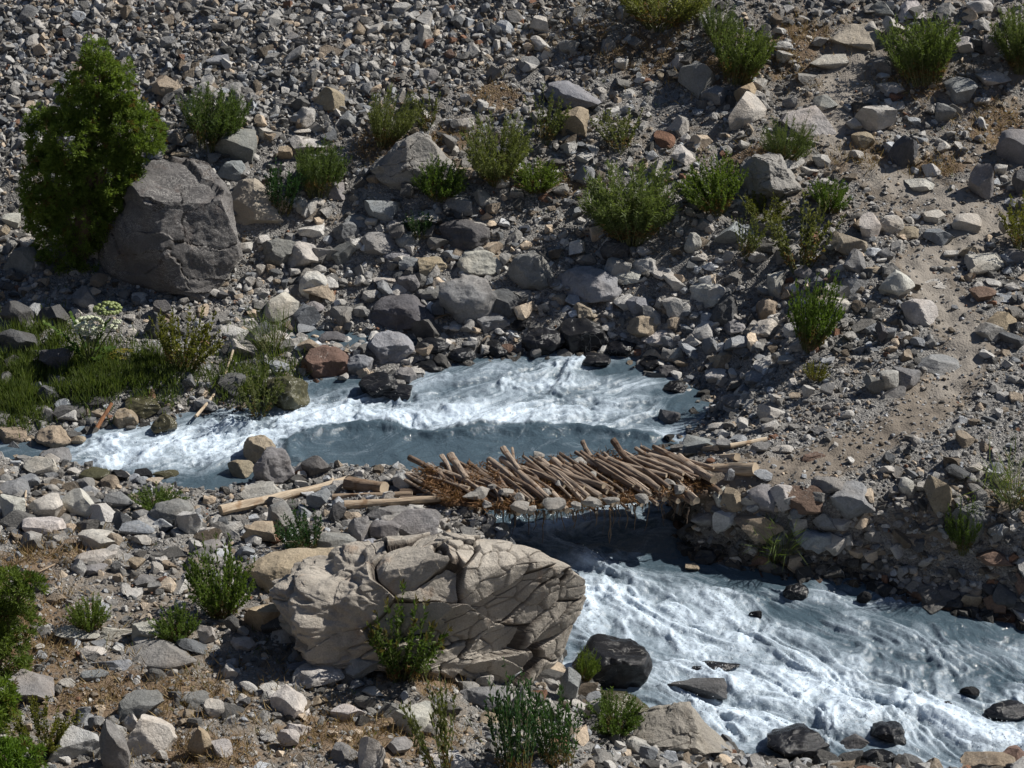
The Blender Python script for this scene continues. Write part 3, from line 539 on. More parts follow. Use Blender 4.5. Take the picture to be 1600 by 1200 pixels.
# ------------------------------------------------------------------ traced boulders (outline at its own place, real depth)
def boulder(label, outline, sub, mat, depth=0.8, planes=(), fac=10, rough=.05, box=.75, crack=False, seed=1, tint=None, cat='boulder', sink=0.18, below=0, flare=0.0):
    r = np.random.default_rng(seed); ol = np.array(outline, float); yb = ol[:, 1].max(); g = G1((ol[:, 0].min()+ol[:, 0].max())/2, yb-3)
    ol[:, 1] += np.where(ol[:, 1] > yb-.45*(yb-ol[:, 1].min()), below, 0); x0, y0 = ol.min(0); x1, y1 = ol.max(0); cx, cy = (x0+x1)/2, (y0+y1)/2
    s = np.linalg.norm(g-CAM)/FPX; W = (x1-x0)*s; D = W*depth/2
    dirs = ICO[sub][0]; a = np.arctan2(dirs[:, 2], dirs[:, 0]); rho = np.sqrt(dirs[:, 0]**2+dirs[:, 2]**2)
    dense = []
    for p0, p1 in zip(ol, np.roll(ol, -1, axis=0)):
        for t in np.linspace(0, 1, 12, endpoint=False): dense.append(p0+(p1-p0)*t)
    dense = np.array(dense); da = np.arctan2(-(dense[:, 1]-cy), dense[:, 0]-cx); dr = np.hypot(dense[:, 0]-cx, dense[:, 1]-cy)
    o_ = np.argsort(da); da, dr = da[o_], dr[o_]; Rr = np.interp(a, np.r_[da-2*math.pi, da, da+2*math.pi], np.r_[dr, dr, dr])
    rr = np.power(np.clip(rho, 0, 1), box)*Rr*s; yy = -np.sign(-dirs[:, 1])*np.power(np.abs(dirs[:, 1]), box)*D
    V = np.c_[rr*np.cos(a), yy, rr*np.sin(a)/math.cos(PITCH)]
    for n in planes:
        n = np.array(n, float); dd = n[3]; n = n[:3]/np.linalg.norm(n[:3]); pr = V@n; V = V-np.maximum(0, pr-dd*W/2)[:, None]*n
    for _ in range(fac):
        n = r.normal(size=3); n[1] = -abs(n[1])-.3; n /= np.linalg.norm(n); pr = V@n; dd = np.quantile(pr, r.uniform(.86, .97)); V = V-0.9*np.maximum(0, pr-dd)[:, None]*n
    nn = V/np.maximum(np.linalg.norm(V, axis=1), 1e-6)[:, None]
    V = V+nn*(W*rough*fbm(V*(2.4/W)+seed*3.1, 6, .52))[:, None]
    ck = np.zeros(len(V))
    if crack:
        ck, V = crack(V, nn, W)
    V[:, 1] -= flare*np.maximum(0, -V[:, 2])*(V[:, 1] < .3*D)
    # the foot follows the ground rising behind it, so that the near edge stands on the traced line
    zl = max(-V[:, 2].min(), 1e-3); V[:, 2] += math.tan(PITCH)*np.maximum(-V[:, 1], 0)*sstep(.05, .7, -V[:, 2]/zl)
    # fit to the outline's extent as seen
    cen = at_y(cx, cy, g[1]+0.90*D)[0]
    for _ in range(3):
        px, py = project(V+cen)
        V[:, 0] *= (x1-x0)/(px.max()-px.min()); V[:, 2] *= (y1-y0)/(py.max()-py.min())
        px, py = project(V+cen); cen = cen+np.array([(cx-(px.max()+px.min())/2)*s, 0, ((py.max()+py.min())/2-cy)*s/math.cos(PITCH)])
    low = V[:, 2] < np.quantile(V[:, 2], .3); V[low, 2] -= sink*(np.quantile(V[:, 2], .3)-V[low, 2])/max(np.quantile(V[:, 2], .3)-V[:, 2].min(), 1e-6)*W*.35
    me = mesh_np('boulder_shape', V, ICO[sub][1], mat, True, 28 if sub < 8 else 34)
    fattr(me, 'crack', ck)
    o = link('boulder', me, loc=cen); tag(o, label, cat)
    if tint: o['tint'] = list(tint)
    return o, cen, W
def tan_crack(V, nn, W):
    u = V/W; side = sstep(-0.16, 0.02, u[:, 0]+0.25*u[:, 2])
    wp_ = u+0.022*np.c_[fbm(u*5+2, 3), fbm(u*5+7, 3), fbm(u*5+11, 3)]
    rot = np.array([[.86, 0, .5], [0, 1, 0], [-.5, 0, .86]]); q = wp_@rot.T
    f1, f2, cid, cen = worley(q*np.array([5.6, 5.0, 10.6])); e = f2-f1
    g1, g2, cid2, _ = worley(q*np.array([13.0, 10.0, 19.0])+31); e2 = g2-g1
    rr = np.random.default_rng(12).random(256)
    k1 = (1-sstep(0.012, 0.05, e)); k2 = (1-sstep(0.0, 0.06, e2))*.6*(rr[cid] > .2)
    tilt = ((q*np.array([5.6, 5.0, 10.6])-cen)*(np.random.default_rng(13).normal(size=(256, 3))[cid])).sum(1)
    dsp = (.28+.72*side)*(-.018*k1-.008*k2+(.2+.8*sstep(.35, -.15, V[:, 1]/np.abs(V[:, 1]).max()))*(.022*(rr[cid]-.5)+.026*tilt+.010*(rr[cid2]-.5)))
    fl = (1-side)*(.016*np.sin(30*(u[:, 0]*.8+u[:, 2]*.35)+5*fbm(u*4+1, 3))*sstep(.05, .2, u[:, 2]+.12)+.03*fbm(u*np.array([7, 7, 11])+3, 4))
    bands = 1-sstep(0.0, .1, np.abs(fbm(u*np.array([3.5, 3.5, 9])+21, 3)))
    fl -= (1-side)*.012*bands
    V = V+nn*(W*(dsp+fl))[:, None]
    return np.clip(side*(k1+k2*.9)*.95+(1-side)*bands*.25, 0, 1), V
def grey_crack(V, nn, W):
    u = V/W; q = u+.03*np.c_[fbm(u*6+2, 3), fbm(u*6+7, 3), fbm(u*6+11, 3)]; sc = np.array([3.2, 2.6, 4.4]); f1, f2, cid, cen = worley(q*sc+4.3); e = f2-f1; rr = np.random.default_rng(31).random(256)
    k1 = (1-sstep(.005, .035, e))*(rr[cid] > .72); tilt = ((q*sc+4.3-cen)*(np.random.default_rng(33).normal(size=(256, 3))[cid])).sum(1)
    strat = np.abs(fbm(u*np.array([4, 4, 16])+9, 4)); k2 = (1-sstep(0, .05, strat))*.4
    return np.clip(k1*.7+k2*.35, 0, 1), V+nn*(W*(-.012*k1-.006*k2+.012*(rr[cid]-.5)+.014*tilt))[:, None]
M_TAN = boulder_material('tan_limestone', (0.35, 0.315, 0.27), (0.56, 0.51, 0.44), (0.33, 0.18, 0.09), .5)
M_BUFF = boulder_material('buff_stone', (0.42, 0.34, 0.235), (0.50, 0.415, 0.30), (0.3, 0.2, 0.12), .2)
M_GREY = boulder_material('dark_grey_stone', (0.105, 0.10, 0.10), (0.185, 0.175, 0.17), (0.16, 0.10, 0.075), .4, vein=1.0)
M_BEIGE = boulder_material('beige_stone', (0.36, 0.315, 0.255), (0.45, 0.40, 0.33), (0.2, 0.16, 0.12), .25)
M_MID = boulder_material('mid_grey_stone', (0.25, 0.24, 0.225), (0.37, 0.355, 0.33), (0.24, 0.17, 0.11), .3, vein=.3)
M_RIDGE = boulder_material('ridged_stone', (0.27, 0.25, 0.22), (0.38, 0.35, 0.30), (0.17, 0.13, 0.09), .4)

boulder('huge dark grey boulder with white veins overhanging beside the juniper', [(145, 425), (148, 395), (165, 358), (190, 325), (206, 300), (213, 268), (235, 244), (270, 244), (310, 251), (338, 278), (349, 315), (356, 345), (370, 395), (385, 440), (352, 454), (300, 456), (265, 470), (240, 482), (215, 487), (185, 478), (158, 452)],
        7, M_GREY, .8, [(-.42, -.58, -.7, .56), (.25, -.9, .28, .56), (-.8, -.55, .25, .62), (.1, -.3, .95, .92)], 4, .035, .66, crack=grey_crack, seed=5, below=22)
boulder('rounded beige boulder right of the huge dark boulder', [(352, 303), (368, 283), (400, 278), (424, 298), (440, 328), (450, 355), (425, 364), (390, 360), (358, 342)], 7, M_BEIGE, .8, [(-.6, -.8, .1, .55), (.5, -.6, .6, .55)], 5, .04, .7, seed=6)
boulder('pointed grey boulder behind the stream with a dark left flank', [(578, 295), (590, 270), (618, 248), (648, 215), (662, 206), (682, 220), (700, 245), (713, 262), (692, 292), (652, 302), (622, 314), (592, 308)], 7, M_MID, .7, [(-.7, -.7, .15, .5), (.35, -.8, .45, .5)], 6, .05, .7, crack=grey_crack, seed=7)
boulder('rough grey boulder half way up the slope among green plants', [(1153, 300), (1160, 262), (1180, 240), (1202, 237), (1222, 248), (1240, 272), (1254, 292), (1246, 312), (1205, 322), (1168, 322)], 7, M_MID, .8, [(-.7, -.7, .2, .6)], 4, .08, .75, crack=grey_crack, seed=8)
boulder('flat overhanging slab beside the path at the top of the slope', [(1284, 64), (1300, 50), (1330, 37), (1362, 35), (1380, 48), (1372, 66), (1350, 80), (1325, 88), (1300, 84)], 7, M_BEIGE, .75, [(-.3, -.6, -.75, .22), (0, -.4, .9, .4)], 4, .035, .6, seed=9)
boulder('ridged tan rock reaching into the rapids at the bottom', [(985, 1160), (990, 1136), (1030, 1110), (1062, 1096), (1082, 1100), (1092, 1125), (1112, 1148), (1145, 1170), (1130, 1186), (1060, 1178), (1010, 1172)], 7, M_RIDGE, .7, [(0, -.5, .85, .42)], 7, .06, .7, crack=grey_crack, seed=10)
boulder('smooth buff boulder leaning against the cracked tan boulder', [(381, 925), (384, 893), (408, 874), (450, 860), (500, 856), (545, 862), (585, 872), (570, 905), (520, 935), (460, 950), (400, 950)], 7, M_BUFF, .7, [(-.75, -.6, -.1, .62), (.15, -.75, .62, .45), (0, -.1, 1, .42)], 3, .03, .6, seed=11)
boulder('massive cracked tan boulder beside the stream in front of the bridge', [(418, 1018), (442, 968), (482, 922), (530, 888), (570, 872), (606, 858), (640, 840), (680, 838), (722, 831), (760, 844), (800, 848), (840, 862), (880, 886), (906, 910), (917, 950), (913, 990), (902, 1035), (880, 1064), (840, 1078), (790, 1066), (740, 1045), (690, 1034), (640, 1028), (580, 1020), (520, 1016), (470, 1018)],
        8, M_TAN, .52, [(.25, -.75, .6, .52)], 5, .022, .86, crack=tan_crack, seed=12, below=6, flare=.0)

# ------------------------------------------------------------------ scattered stones: geometry-node points carrying stone shapes
SV = [mesh_np('stone_shape', rock_verts(3, np.random.default_rng(400+k), (12, 18), .32, .66, .02), ICO[3][1], M_ROCK, False) for k in range(18)]
PV = [mesh_np('pebble_shape', rock_verts(2, np.random.default_rng(500+k), (5, 9)), ICO[2][1], M_PEB, False) for k in range(10)]
def scatter_object(name, label, cat, pts, rot, scl, tint, shapes):
    col = bpy.data.collections.new(name+'_shapes')
    for m in shapes:
        o = bpy.data.objects.new('stone_shape', m); col.objects.link(o)
    me = bpy.data.meshes.new(name); me.vertices.add(len(pts)); me.vertices.foreach_set('co', np.asarray(pts, np.float32).ravel())
    for nm, a in (('rot', rot), ('scl', scl)):
        at = me.attributes.new(nm, 'FLOAT_VECTOR', 'POINT'); at.data.foreach_set('vector', np.asarray(a, np.float32).ravel())
    fattr(me, 'ptint', tint, 'FLOAT_COLOR')
    at = me.attributes.new('pick', 'INT', 'POINT'); at.data.foreach_set('value', rng.integers(0, len(shapes), len(pts)).astype(np.int32))
    o = link(name, me); tag(o, label, cat, kind='stuff')
    ng = bpy.data.node_groups.new(name, 'GeometryNodeTree')
    ng.interface.new_socket('Geometry', in_out='INPUT', socket_type='NodeSocketGeometry'); ng.interface.new_socket('Geometry', in_out='OUTPUT', socket_type='NodeSocketGeometry')
    N = ng.nodes.new; L = ng.links.new; gi = N('NodeGroupInput'); go = N('NodeGroupOutput')
    ci = N('GeometryNodeCollectionInfo'); ci.inputs[0].default_value = col; ci.inputs['Separate Children'].default_value = True; ci.inputs['Reset Children'].default_value = True
    def na(nm, t):
        n = N('GeometryNodeInputNamedAttribute'); n.data_type = t; n.inputs[0].default_value = nm; return n.outputs[0]
    ip = N('GeometryNodeInstanceOnPoints'); ip.inputs['Pick Instance'].default_value = True
    L(gi.outputs[0], ip.inputs['Points']); L(ci.outputs[0], ip.inputs['Instance']); L(na('pick', 'INT'), ip.inputs['Instance Index'])
    e2r = N('FunctionNodeEulerToRotation'); L(na('rot', 'FLOAT_VECTOR'), e2r.inputs[0]); L(e2r.outputs[0], ip.inputs['Rotation']); L(na('scl', 'FLOAT_VECTOR'), ip.inputs['Scale'])
    st = N('GeometryNodeStoreNamedAttribute'); st.data_type = 'FLOAT_COLOR'; st.domain = 'INSTANCE'; st.inputs['Name'].default_value = 'tint'
    L(ip.outputs[0], st.inputs['Geometry']); L(na('ptint', 'FLOAT_COLOR'), st.inputs['Value']); L(st.outputs[0], go.inputs[0])
    md = o.modifiers.new('stones', 'NODES'); md.node_group = ng
    return o
def stone_tints(n, talus=None, warm=.2):
    k = rng.random(n); lum = np.where(k < .36, rng.uniform(.38, .60, n), np.where(k < .74, rng.uniform(.20, .34, n), rng.uniform(.09, .18, n)))
    c = lum[:, None]*np.array([[1.0, .975, .93]])
    w = rng.random(n) < warm; c[w] = lum[w, None]*np.array([[1.12, .93, .72]]); rd = rng.random(n) < .018; c[rd] = np.array([.24, .135, .09])
    bl = rng.random(n) < .16; c[bl] = lum[bl, None]*np.array([[.94, .99, 1.05]])
    return c
def talus_w(px, py):                                       # 1 on the bare scree slope, top left
    edge = np.interp(px, [-300, 0, 300, 560, 700, 860, 960], [330, 260, 190, 175, 130, 30, -120]); return sstep(35, -35, py-edge)
def terrace_w(px, py):
    return np.maximum(blob(px, py, 1340, 665, 190, 75), .85*blob(px, py, 1530, 660, 110, 90))
def sample(n, ylo=-10.5, yhi=17.0, xlo=-10.4, xr=10.4):
    q = np.c_[rng.uniform(xlo, xr, n), rng.uniform(ylo, yhi, n)]; h = ground_h(q); d = bil(GDm, q); px, py = project(np.c_[q, h])
    return q, h, d, px, py, seg_dist(q, PATH)
LOGS = [((345, 806), (545, 748)), ((543, 766), (600, 770)), ((520, 784), (645, 780)), ((538, 796), (688, 788)), ((1085, 748), (1182, 740)), ((1068, 732), (1152, 720)), ((1062, 718), (1122, 708)), ((1140, 702), (1198, 690))]
LOGS = [G([a[0], b[0]], [a[1], b[1]])[:, :2] for a, b in LOGS]
def off_logs(q): return np.min([seg_dist(q, l) for l in LOGS], axis=0) > .17
# scree
q, h, d, px, py, pdist = sample(150000, 7.0); k = rng.random(len(q)) < talus_w(px, py)
q, h = q[k], h[k]; n = len(q); sz = np.clip(rng.lognormal(math.log(.039), .5, n), .02, .19)
sc = sz[:, None]*np.c_[rng.uniform(.8, 1.35, n), rng.uniform(.7, 1.1, n), rng.uniform(.45, .95, n)]
scatter_object('scree_stones', 'bare slope of small angular grey scree stones', 'scree', np.c_[q, h+sz*rng.uniform(-.1, .55, n)], rng.uniform(-.9, .9, (n, 3))+np.c_[np.zeros((n, 2)), rng.uniform(0, 6.28, n)], sc, stone_tints(n, warm=.16), SV)
# bank stones
q, h, d, px, py, pdist = sample(62000)
dens = .55*(1-talus_w(px, py))*sstep(-.08, .05, d)*(1-np.exp(-(pdist/.6)**2))*(1-.9*terrace_w(px, py))
dens *= np.where((py > 850) & (px < 800), .42, 1.0)*(1-.45*dry_f(px, py))*np.where((py > 330) & (py < 620) & (px > 380) & (px < 1250), .8, 1.0)*(1-.4*sstep(900, 1050, px)*sstep(450, 380, py))*np.where((px < 260) & (py > 480) & (py < 650), .35, 1.0)
near = np.exp(-(d/.35)**2)*.35; k = (rng.random(len(q)) < dens+near*sstep(-.1, 0, d)*.5) & off_logs(q)
q2, h2, d2, px2, py2, _ = sample(60000, -6.5, 1.0, 1.8, 10.4); k2 = (d2 > -.05) & (d2 < 1.3) & (py2 > 775) & (px2 > 1040) & (rng.random(len(q2)) < .42*np.exp(-d2/.55))
q, h, d, k, px, py = np.r_[q, q2], np.r_[h, h2], np.r_[d, d2], np.r_[k, k2], np.r_[px, px2], np.r_[py, py2]
q, h, d, px, py = q[k], h[k], d[k], px[k], py[k]; n = len(q); strand = sstep(330, 380, py)*sstep(620, 560, py)*sstep(360, 430, px)*sstep(1300, 1200, px); sz = np.clip(rng.lognormal(math.log(.055), .52, n), .022, .19)*(1+.28*strand)
sc = sz[:, None]*np.c_[rng.uniform(.8, 1.4, n), rng.uniform(.7, 1.15, n), rng.uniform(.5, .95, n)]
tn = stone_tints(n)*(1+.25*strand)[:, None]; wetk = d < .1+.18*rng.random(n); tn[wetk] *= .3
scatter_object('bank_stones', 'loose grey and pale stones strewn over the banks and slope', 'stones', np.c_[q, h+sz*rng.uniform(-.05, .4, n)], rng.uniform(-.5, .5, (n, 3))+np.c_[np.zeros((n, 2)), rng.uniform(0, 6.28, n)], sc, tn, SV)
# gravel
q, h, d, px, py, pdist = sample(150000)
dens = .5*(1-.8*talus_w(px, py))*sstep(-.12, .02, d)*(1-.75*np.exp(-(pdist/.38)**2))*np.where((py > 850) & (px < 800), .9, 1.0)*(1-.4*dry_f(px, py))*(1+.7*terrace_w(px, py))
k = rng.random(len(q)) < dens; q, h, d = q[k], h[k], d[k]; n = len(q); sz = np.clip(rng.lognormal(math.log(.020), .38, n), .010, .05)
sc = sz[:, None]*np.c_[rng.uniform(.8, 1.3, n), rng.uniform(.7, 1.1, n), rng.uniform(.5, .9, n)]; tn = stone_tints(n); tn[d < .08] *= .4
scatter_object('gravel', 'fine grey gravel between the stones and on the terrace', 'gravel', np.c_[q, h+sz*.25], rng.uniform(-.5, .5, (n, 3))+np.c_[np.zeros((n, 2)), rng.uniform(0, 6.28, n)], sc, tn, PV)
# the smaller traced stones join the bank stones' company as one mass
if REST:
    P_, S_, T_ = [], [], []
    for (x0, y0, x1, y1, c, rd) in REST:
        g = G1((x0+x1)/2, y1-1); s = np.linalg.norm(g-CAM)/FPX; w = (x1-x0)*s/2; hh = (y1-y0)*s/2
        P_.append(at_y((x0+x1)/2, (y0+y1)/2, g[1]+.5*w)[0]); S_.append((w, .8*w, hh*.9)); T_.append(TINT[c])
    scatter_object('small_stones', 'small stones lying singly between the larger rocks', 'stones', np.array(P_), np.zeros((len(P_), 3)), np.array(S_), np.array(T_), SV)

exec_plants = True
# ------------------------------------------------------------------ plants
def quads(cen, dirs, side, length, width, cols, tip=.15):
    """leaf blades: a narrow rhomb for each centre, along dirs"""
    n = len(cen); L = np.asarray(length).reshape(-1, 1)*np.ones((n, 1)); Wd = np.asarray(width).reshape(-1, 1)*np.ones((n, 1))
    a = cen; b = cen+dirs*L*.5+side*Wd; c_ = cen+dirs*L; d_ = cen+dirs*L*.5-side*Wd
    V = np.stack([a, b, c_, d_], 1).reshape(-1, 3); F = (np.arange(n)[:, None]*4+np.arange(4)[None]); return V, F, np.repeat(cols, 4, axis=0)
def unit(v): return v/np.maximum(np.linalg.norm(v, axis=-1, keepdims=True), 1e-9)
def leaf_mesh(name, V, F, cols, mat):
    me = mesh_np(name, V, F, mat, False); fattr(me, 'Col', cols, 'FLOAT_COLOR'); return me
def tubes(paths, radii, sides=4):
    VV, FF, base = [], [], 0
    for P, rad in zip(paths, radii):
        P = np.asarray(P, float); t = np.gradient(P, axis=0); t = unit(t); ref = np.array([.3, .9, .2]); s = unit(np.cross(t, ref)); u = np.cross(s, t); k = len(P)
        an = np.arange(sides)*2*math.pi/sides; rad = np.broadcast_to(np.asarray(rad, float), (k,))
        ring = P[:, None]+(s[:, None]*np.cos(an)[None, :, None]+u[:, None]*np.sin(an)[None, :, None])*rad[:, None, None]
        VV.append(ring.reshape(-1, 3)); i = np.arange(k-1)[:, None]*sides+np.arange(sides)[None]; j = np.arange(k-1)[:, None]*sides+(np.arange(sides)[None]+1) % sides
        FF.append(np.stack([i, j, j+sides, i+sides], -1).reshape(-1, 4)+base); base += k*sides
    return np.concatenate(VV), np.concatenate(FF)
def plain(name, col, rough=.8):
    m = NT(name); p = m.coord(); m.l(m.mix(m.noise(p, 25, 4), tuple(c*.7 for c in col), tuple(c*1.25 for c in col)), m.b.inputs['Base Color']); m.b.inputs['Roughness'].default_value = rough; return m.m
M_STEM = plain('green_stem', (.12, .13, .05)); M_BARK = plain('juniper_bark', (.12, .085, .06))
def stems_of(r, n, spread, height, lean=.0, base=.10, curve=.35):
    out = []
    for _ in range(n):
        az = r.uniform(0, 6.283); tilt = spread*math.sqrt(r.random()); hh = height*r.uniform(.65, 1.0)*(1-.25*tilt/max(spread, .01))
        b = np.array([math.cos(az), math.sin(az), 0])*base*math.sqrt(r.random()); t = np.linspace(0, 1, 7)[:, None]; d0 = np.array([math.cos(az)*math.sin(tilt), math.sin(az)*math.sin(tilt), math.cos(tilt)])
        P = b+d0*t*hh+np.array([math.cos(az), math.sin(az), 0])*curve*hh*.3*(t**2)*math.sin(tilt)+r.normal(size=3)*.02*t; out.append(P)
    return out
def shrub_meshes(seed, n=70, spread=.75, height=1.0, leaves=46, ll=.075, lw=.0055, c1=(.06, .095, .03), c2=(.17, .215, .075), start=.18, droop=0.35, base=.16, tipcol=None):
    r = np.random.default_rng(seed); st = stems_of(r, n, spread, height, base=base)
    V, F = tubes(st, [np.linspace(.007, .002, 7)]*n, 3); sm = mesh_np('stem_shape', V, F, M_STEM)
    cen, dirs, cols = [], [], []
    for P in st:
        t = start+(1-start)*r.random(leaves)**.8; i = np.clip((t*6).astype(int), 0, 5); f = t*6-i; pos = P[i]*(1-f[:, None])+P[i+1]*f[:, None]; tang = unit(P[i+1]-P[i])
        dv = unit(tang*r.uniform(.4, 1.1, (leaves, 1))+unit(r.normal(size=(leaves, 3)))*.75); cen.append(pos); dirs.append(dv)
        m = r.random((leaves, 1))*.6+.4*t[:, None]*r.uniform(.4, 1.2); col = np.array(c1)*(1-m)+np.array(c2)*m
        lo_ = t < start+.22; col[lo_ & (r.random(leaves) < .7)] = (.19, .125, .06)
        if tipcol is not None: k = t > .93; col[k] = tipcol
        cols.append(col)
    cen, dirs, cols = map(np.concatenate, (cen, dirs, cols)); side = unit(np.cross(dirs, r.normal(size=dirs.shape)))
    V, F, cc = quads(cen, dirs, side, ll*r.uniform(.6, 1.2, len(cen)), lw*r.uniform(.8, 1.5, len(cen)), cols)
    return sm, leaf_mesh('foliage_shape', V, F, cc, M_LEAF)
SHR = {'f': [shrub_meshes(20+k, nn_, sp_, 1.0, 74, c1=a_, c2=b_, base=bs_) for k, (nn_, sp_, bs_, a_, b_) in enumerate([(150, .70, .16, (.06, .095, .03), (.17, .215, .075)), (110, .95, .22, (.055, .085, .035), (.15, .19, .09)), (130, .52, .26, (.05, .085, .025), (.14, .19, .06)), (90, .82, .12, (.075, .10, .03), (.21, .23, .085)), (140, 1.05, .3, (.05, .08, .03), (.14, .18, .07))])],                                              # feathery
       'b': [shrub_meshes(30+k, 95, .85, .9, 64, .06, .009, (.055, .10, .02), (.14, .20, .045)) for k in range(3)],   # bright, broader leaved
       's': [shrub_meshes(40+k, 22, .55, 1.0, 50, .06, .010, (.06, .085, .025), (.17, .18, .07), base=.08) for k in range(3)],  # sparse herb
       'k': [shrub_meshes(50+k, 36, .30, 1.0, 60, .07, .009, (.02, .06, .022), (.055, .115, .045), .05, base=.22) for k in range(2)], # upright dark
       'y': [shrub_meshes(60+k, 44, .70, .9, 60, .06, .010, (.07, .09, .018), (.20, .19, .04)) for k in range(2)],
       'w': [shrub_meshes(70, 34, .62, 1.0, 70, .07, .010, (.035, .08, .018), (.12, .17, .04), .08, base=.12, tipcol=(.10, .085, .035))],
       'g': [shrub_meshes(80+k, 60, .6, .8, 3, .5, .006, (.06, .10, .02), (.16, .2, .06), .0, base=.14) for k in range(2)]}
def plant(kind, x0, y0, x1, y1, label, name='shrub', cat='shrub', k=None, group='green plants growing among the rocks', fwd=0.0, deep=1.0):
    r = np.random.default_rng(int(x0+3*y0)); cx = (x0+x1)/2; g = G1(cx, y1-4); s = np.linalg.norm(g-CAM)/FPX
    H = (y1-y0)*s/math.cos(PITCH)*.98; W = (x1-x0)*s; sm, lm = SHR[kind][r.integers(len(SHR[kind])) if k is None else k]
    g = g-np.array([0, fwd, 0]); e = link(name, None, loc=(g[0], g[1]+.06*W, float(ground_h(g[:2])[0])-.02)); e.rotation_euler = (0, 0, r.uniform(0, 6.28)); e.empty_display_size = .2
    mv = np.array([v.co[:] for v in lm.vertices]); wx = np.quantile(np.abs(mv[:, :2]), .985)*2; hz = np.quantile(mv[:, 2], .99)
    e.scale = (W/wx*1.06, W/wx*r.uniform(.9, 1.2), H/hz*.96); e.rotation_euler = (r.normal()*.10, r.normal()*.10, r.uniform(0, 6.28)); link('stem', sm, e); link('foliage', lm, e); tag(e, label, cat, group); return e
PL = [('f', 280, 150, 382, 234, 'feathery green bush above the huge dark boulder'), ('f', 562, 150, 632, 236, 'dull green bush on the slope left of the pointed boulder'), ('f', 728, 190, 824, 292, 'tall green bush right of the pointed grey boulder'),
      ('b', 648, 258, 722, 316, 'low green bush against the right side of the pointed boulder'), ('s', 818, 150, 882, 234, 'thin dark green plant left of the bluish rock'), ('f', 955, -40, 1100, 52, 'wide green bush cut by the top edge'),
      ('f', 1090, 12, 1150, 70, 'small green bush just above the tall grey green slope bush'), ('f', 1105, 50, 1198, 132, 'tall grey green bush high on the slope'), ('f', 1395, 42, 1492, 134, 'green bush beside the upper path'), ('f', 1556, 25, 1640, 118, 'dark green bush cut by the right edge'),
      ('f', 922, 274, 1050, 384, 'dense round dark green shrub in the middle of the slope'), ('b', 1075, 255, 1166, 338, 'bright leafy bush left of the rough grey boulder'), ('f', 1190, 196, 1262, 258, 'green bush right behind the rough grey boulder'),
      ('s', 932, 176, 1012, 244, 'sparse yellow green plant on the upper slope'), ('b', 808, 258, 872, 304, 'small bright green plant left of the dense round shrub'), ('s', 1200, 318, 1302, 432, 'sparse yellowish herb below the rough grey boulder'), ('y', 1160, 310, 1232, 352, 'low yellow green plant in front of the rough grey boulder'),
      ('b', 1228, 442, 1304, 552, 'young green shrub standing alone on the gravel'), ('s', 1138, 335, 1190, 412, 'spindly pale plant beside a bluish rock'), ('k', 414, 264, 464, 336, 'dark upright plant behind the rounded beige boulder'), ('f', 462, 236, 536, 312, 'dark green low bush in the hollow above the beige boulder'),
      ('k', 634, 338, 676, 376, 'small green tuft in front of the pale boulders'), ('y', 240, 492, 330, 585, 'pale feathery bush on the grassy bank'), ('s', 362, 560, 445, 650, 'leafy weeds overhanging the cascade'), ('g', 386, 480, 466, 560, 'tuft of green grass beside the side channel'),
      ('k', 444, 806, 512, 866, 'small dense dark green bush left of the bridge'), ('b', 296, 862, 396, 972, 'thin leafy bush against the buff boulder'), 
      ('k', 770, 1068, 842, 1220, 'feathery green plant at the bottom edge left of the stream'), ('k', 838, 1080, 905, 1206, 'thinner green plant beside the bottom bank stones'), ('b', 108, 940, 172, 992, 'small low green weed by the left edge bush'), ('b', 242, 955, 312, 1005, 'low dark weed in front of the thin leafy bush'),
      ('y', 20, 1110, 110, 1180, 'low green weed in the left bottom corner'), ('b', 920, 1090, 1000, 1150, 'green weeds on the mossy rock at the rapids'), ('s', 660, 1050, 730, 1230, 'tall thin yellow green stalks at the bottom edge'), ('y', 1560, 320, 1640, 400, 'bushy plant at the right edge beside the path'),
      ('b', 1268, 285, 1322, 335, 'small green plant right of the rough grey boulder'), ('g', 1165, 800, 1260, 880, 'dry grass tuft hanging on the stone bank wall'), ('b', 1480, 790, 1530, 870, 'small weed on the dark slumped bank'), ('s', 640, 150, 700, 206, 'dull plant behind the pointed grey boulder'), ('y', 1255, 570, 1290, 600, 'little green cushion on the gravel terrace'), ('g', 1530, 700, 1640, 800, 'dry grass tuft at the right edge of the bank'), ('b', 896, 1015, 930, 1070, 'grass tuft growing beside the wet black boulder'), ('b', 210, 770, 285, 805, 'mossy green cushion beside the side pool')]
for a in PL: plant(*a, **(dict(name='grass_tuft', cat='grass') if a[0] == 'g' else {}))
plant('w', 572, 915, 688, 1062, 'tall leafy weed with brown flower heads before the cracked boulder', fwd=.12)

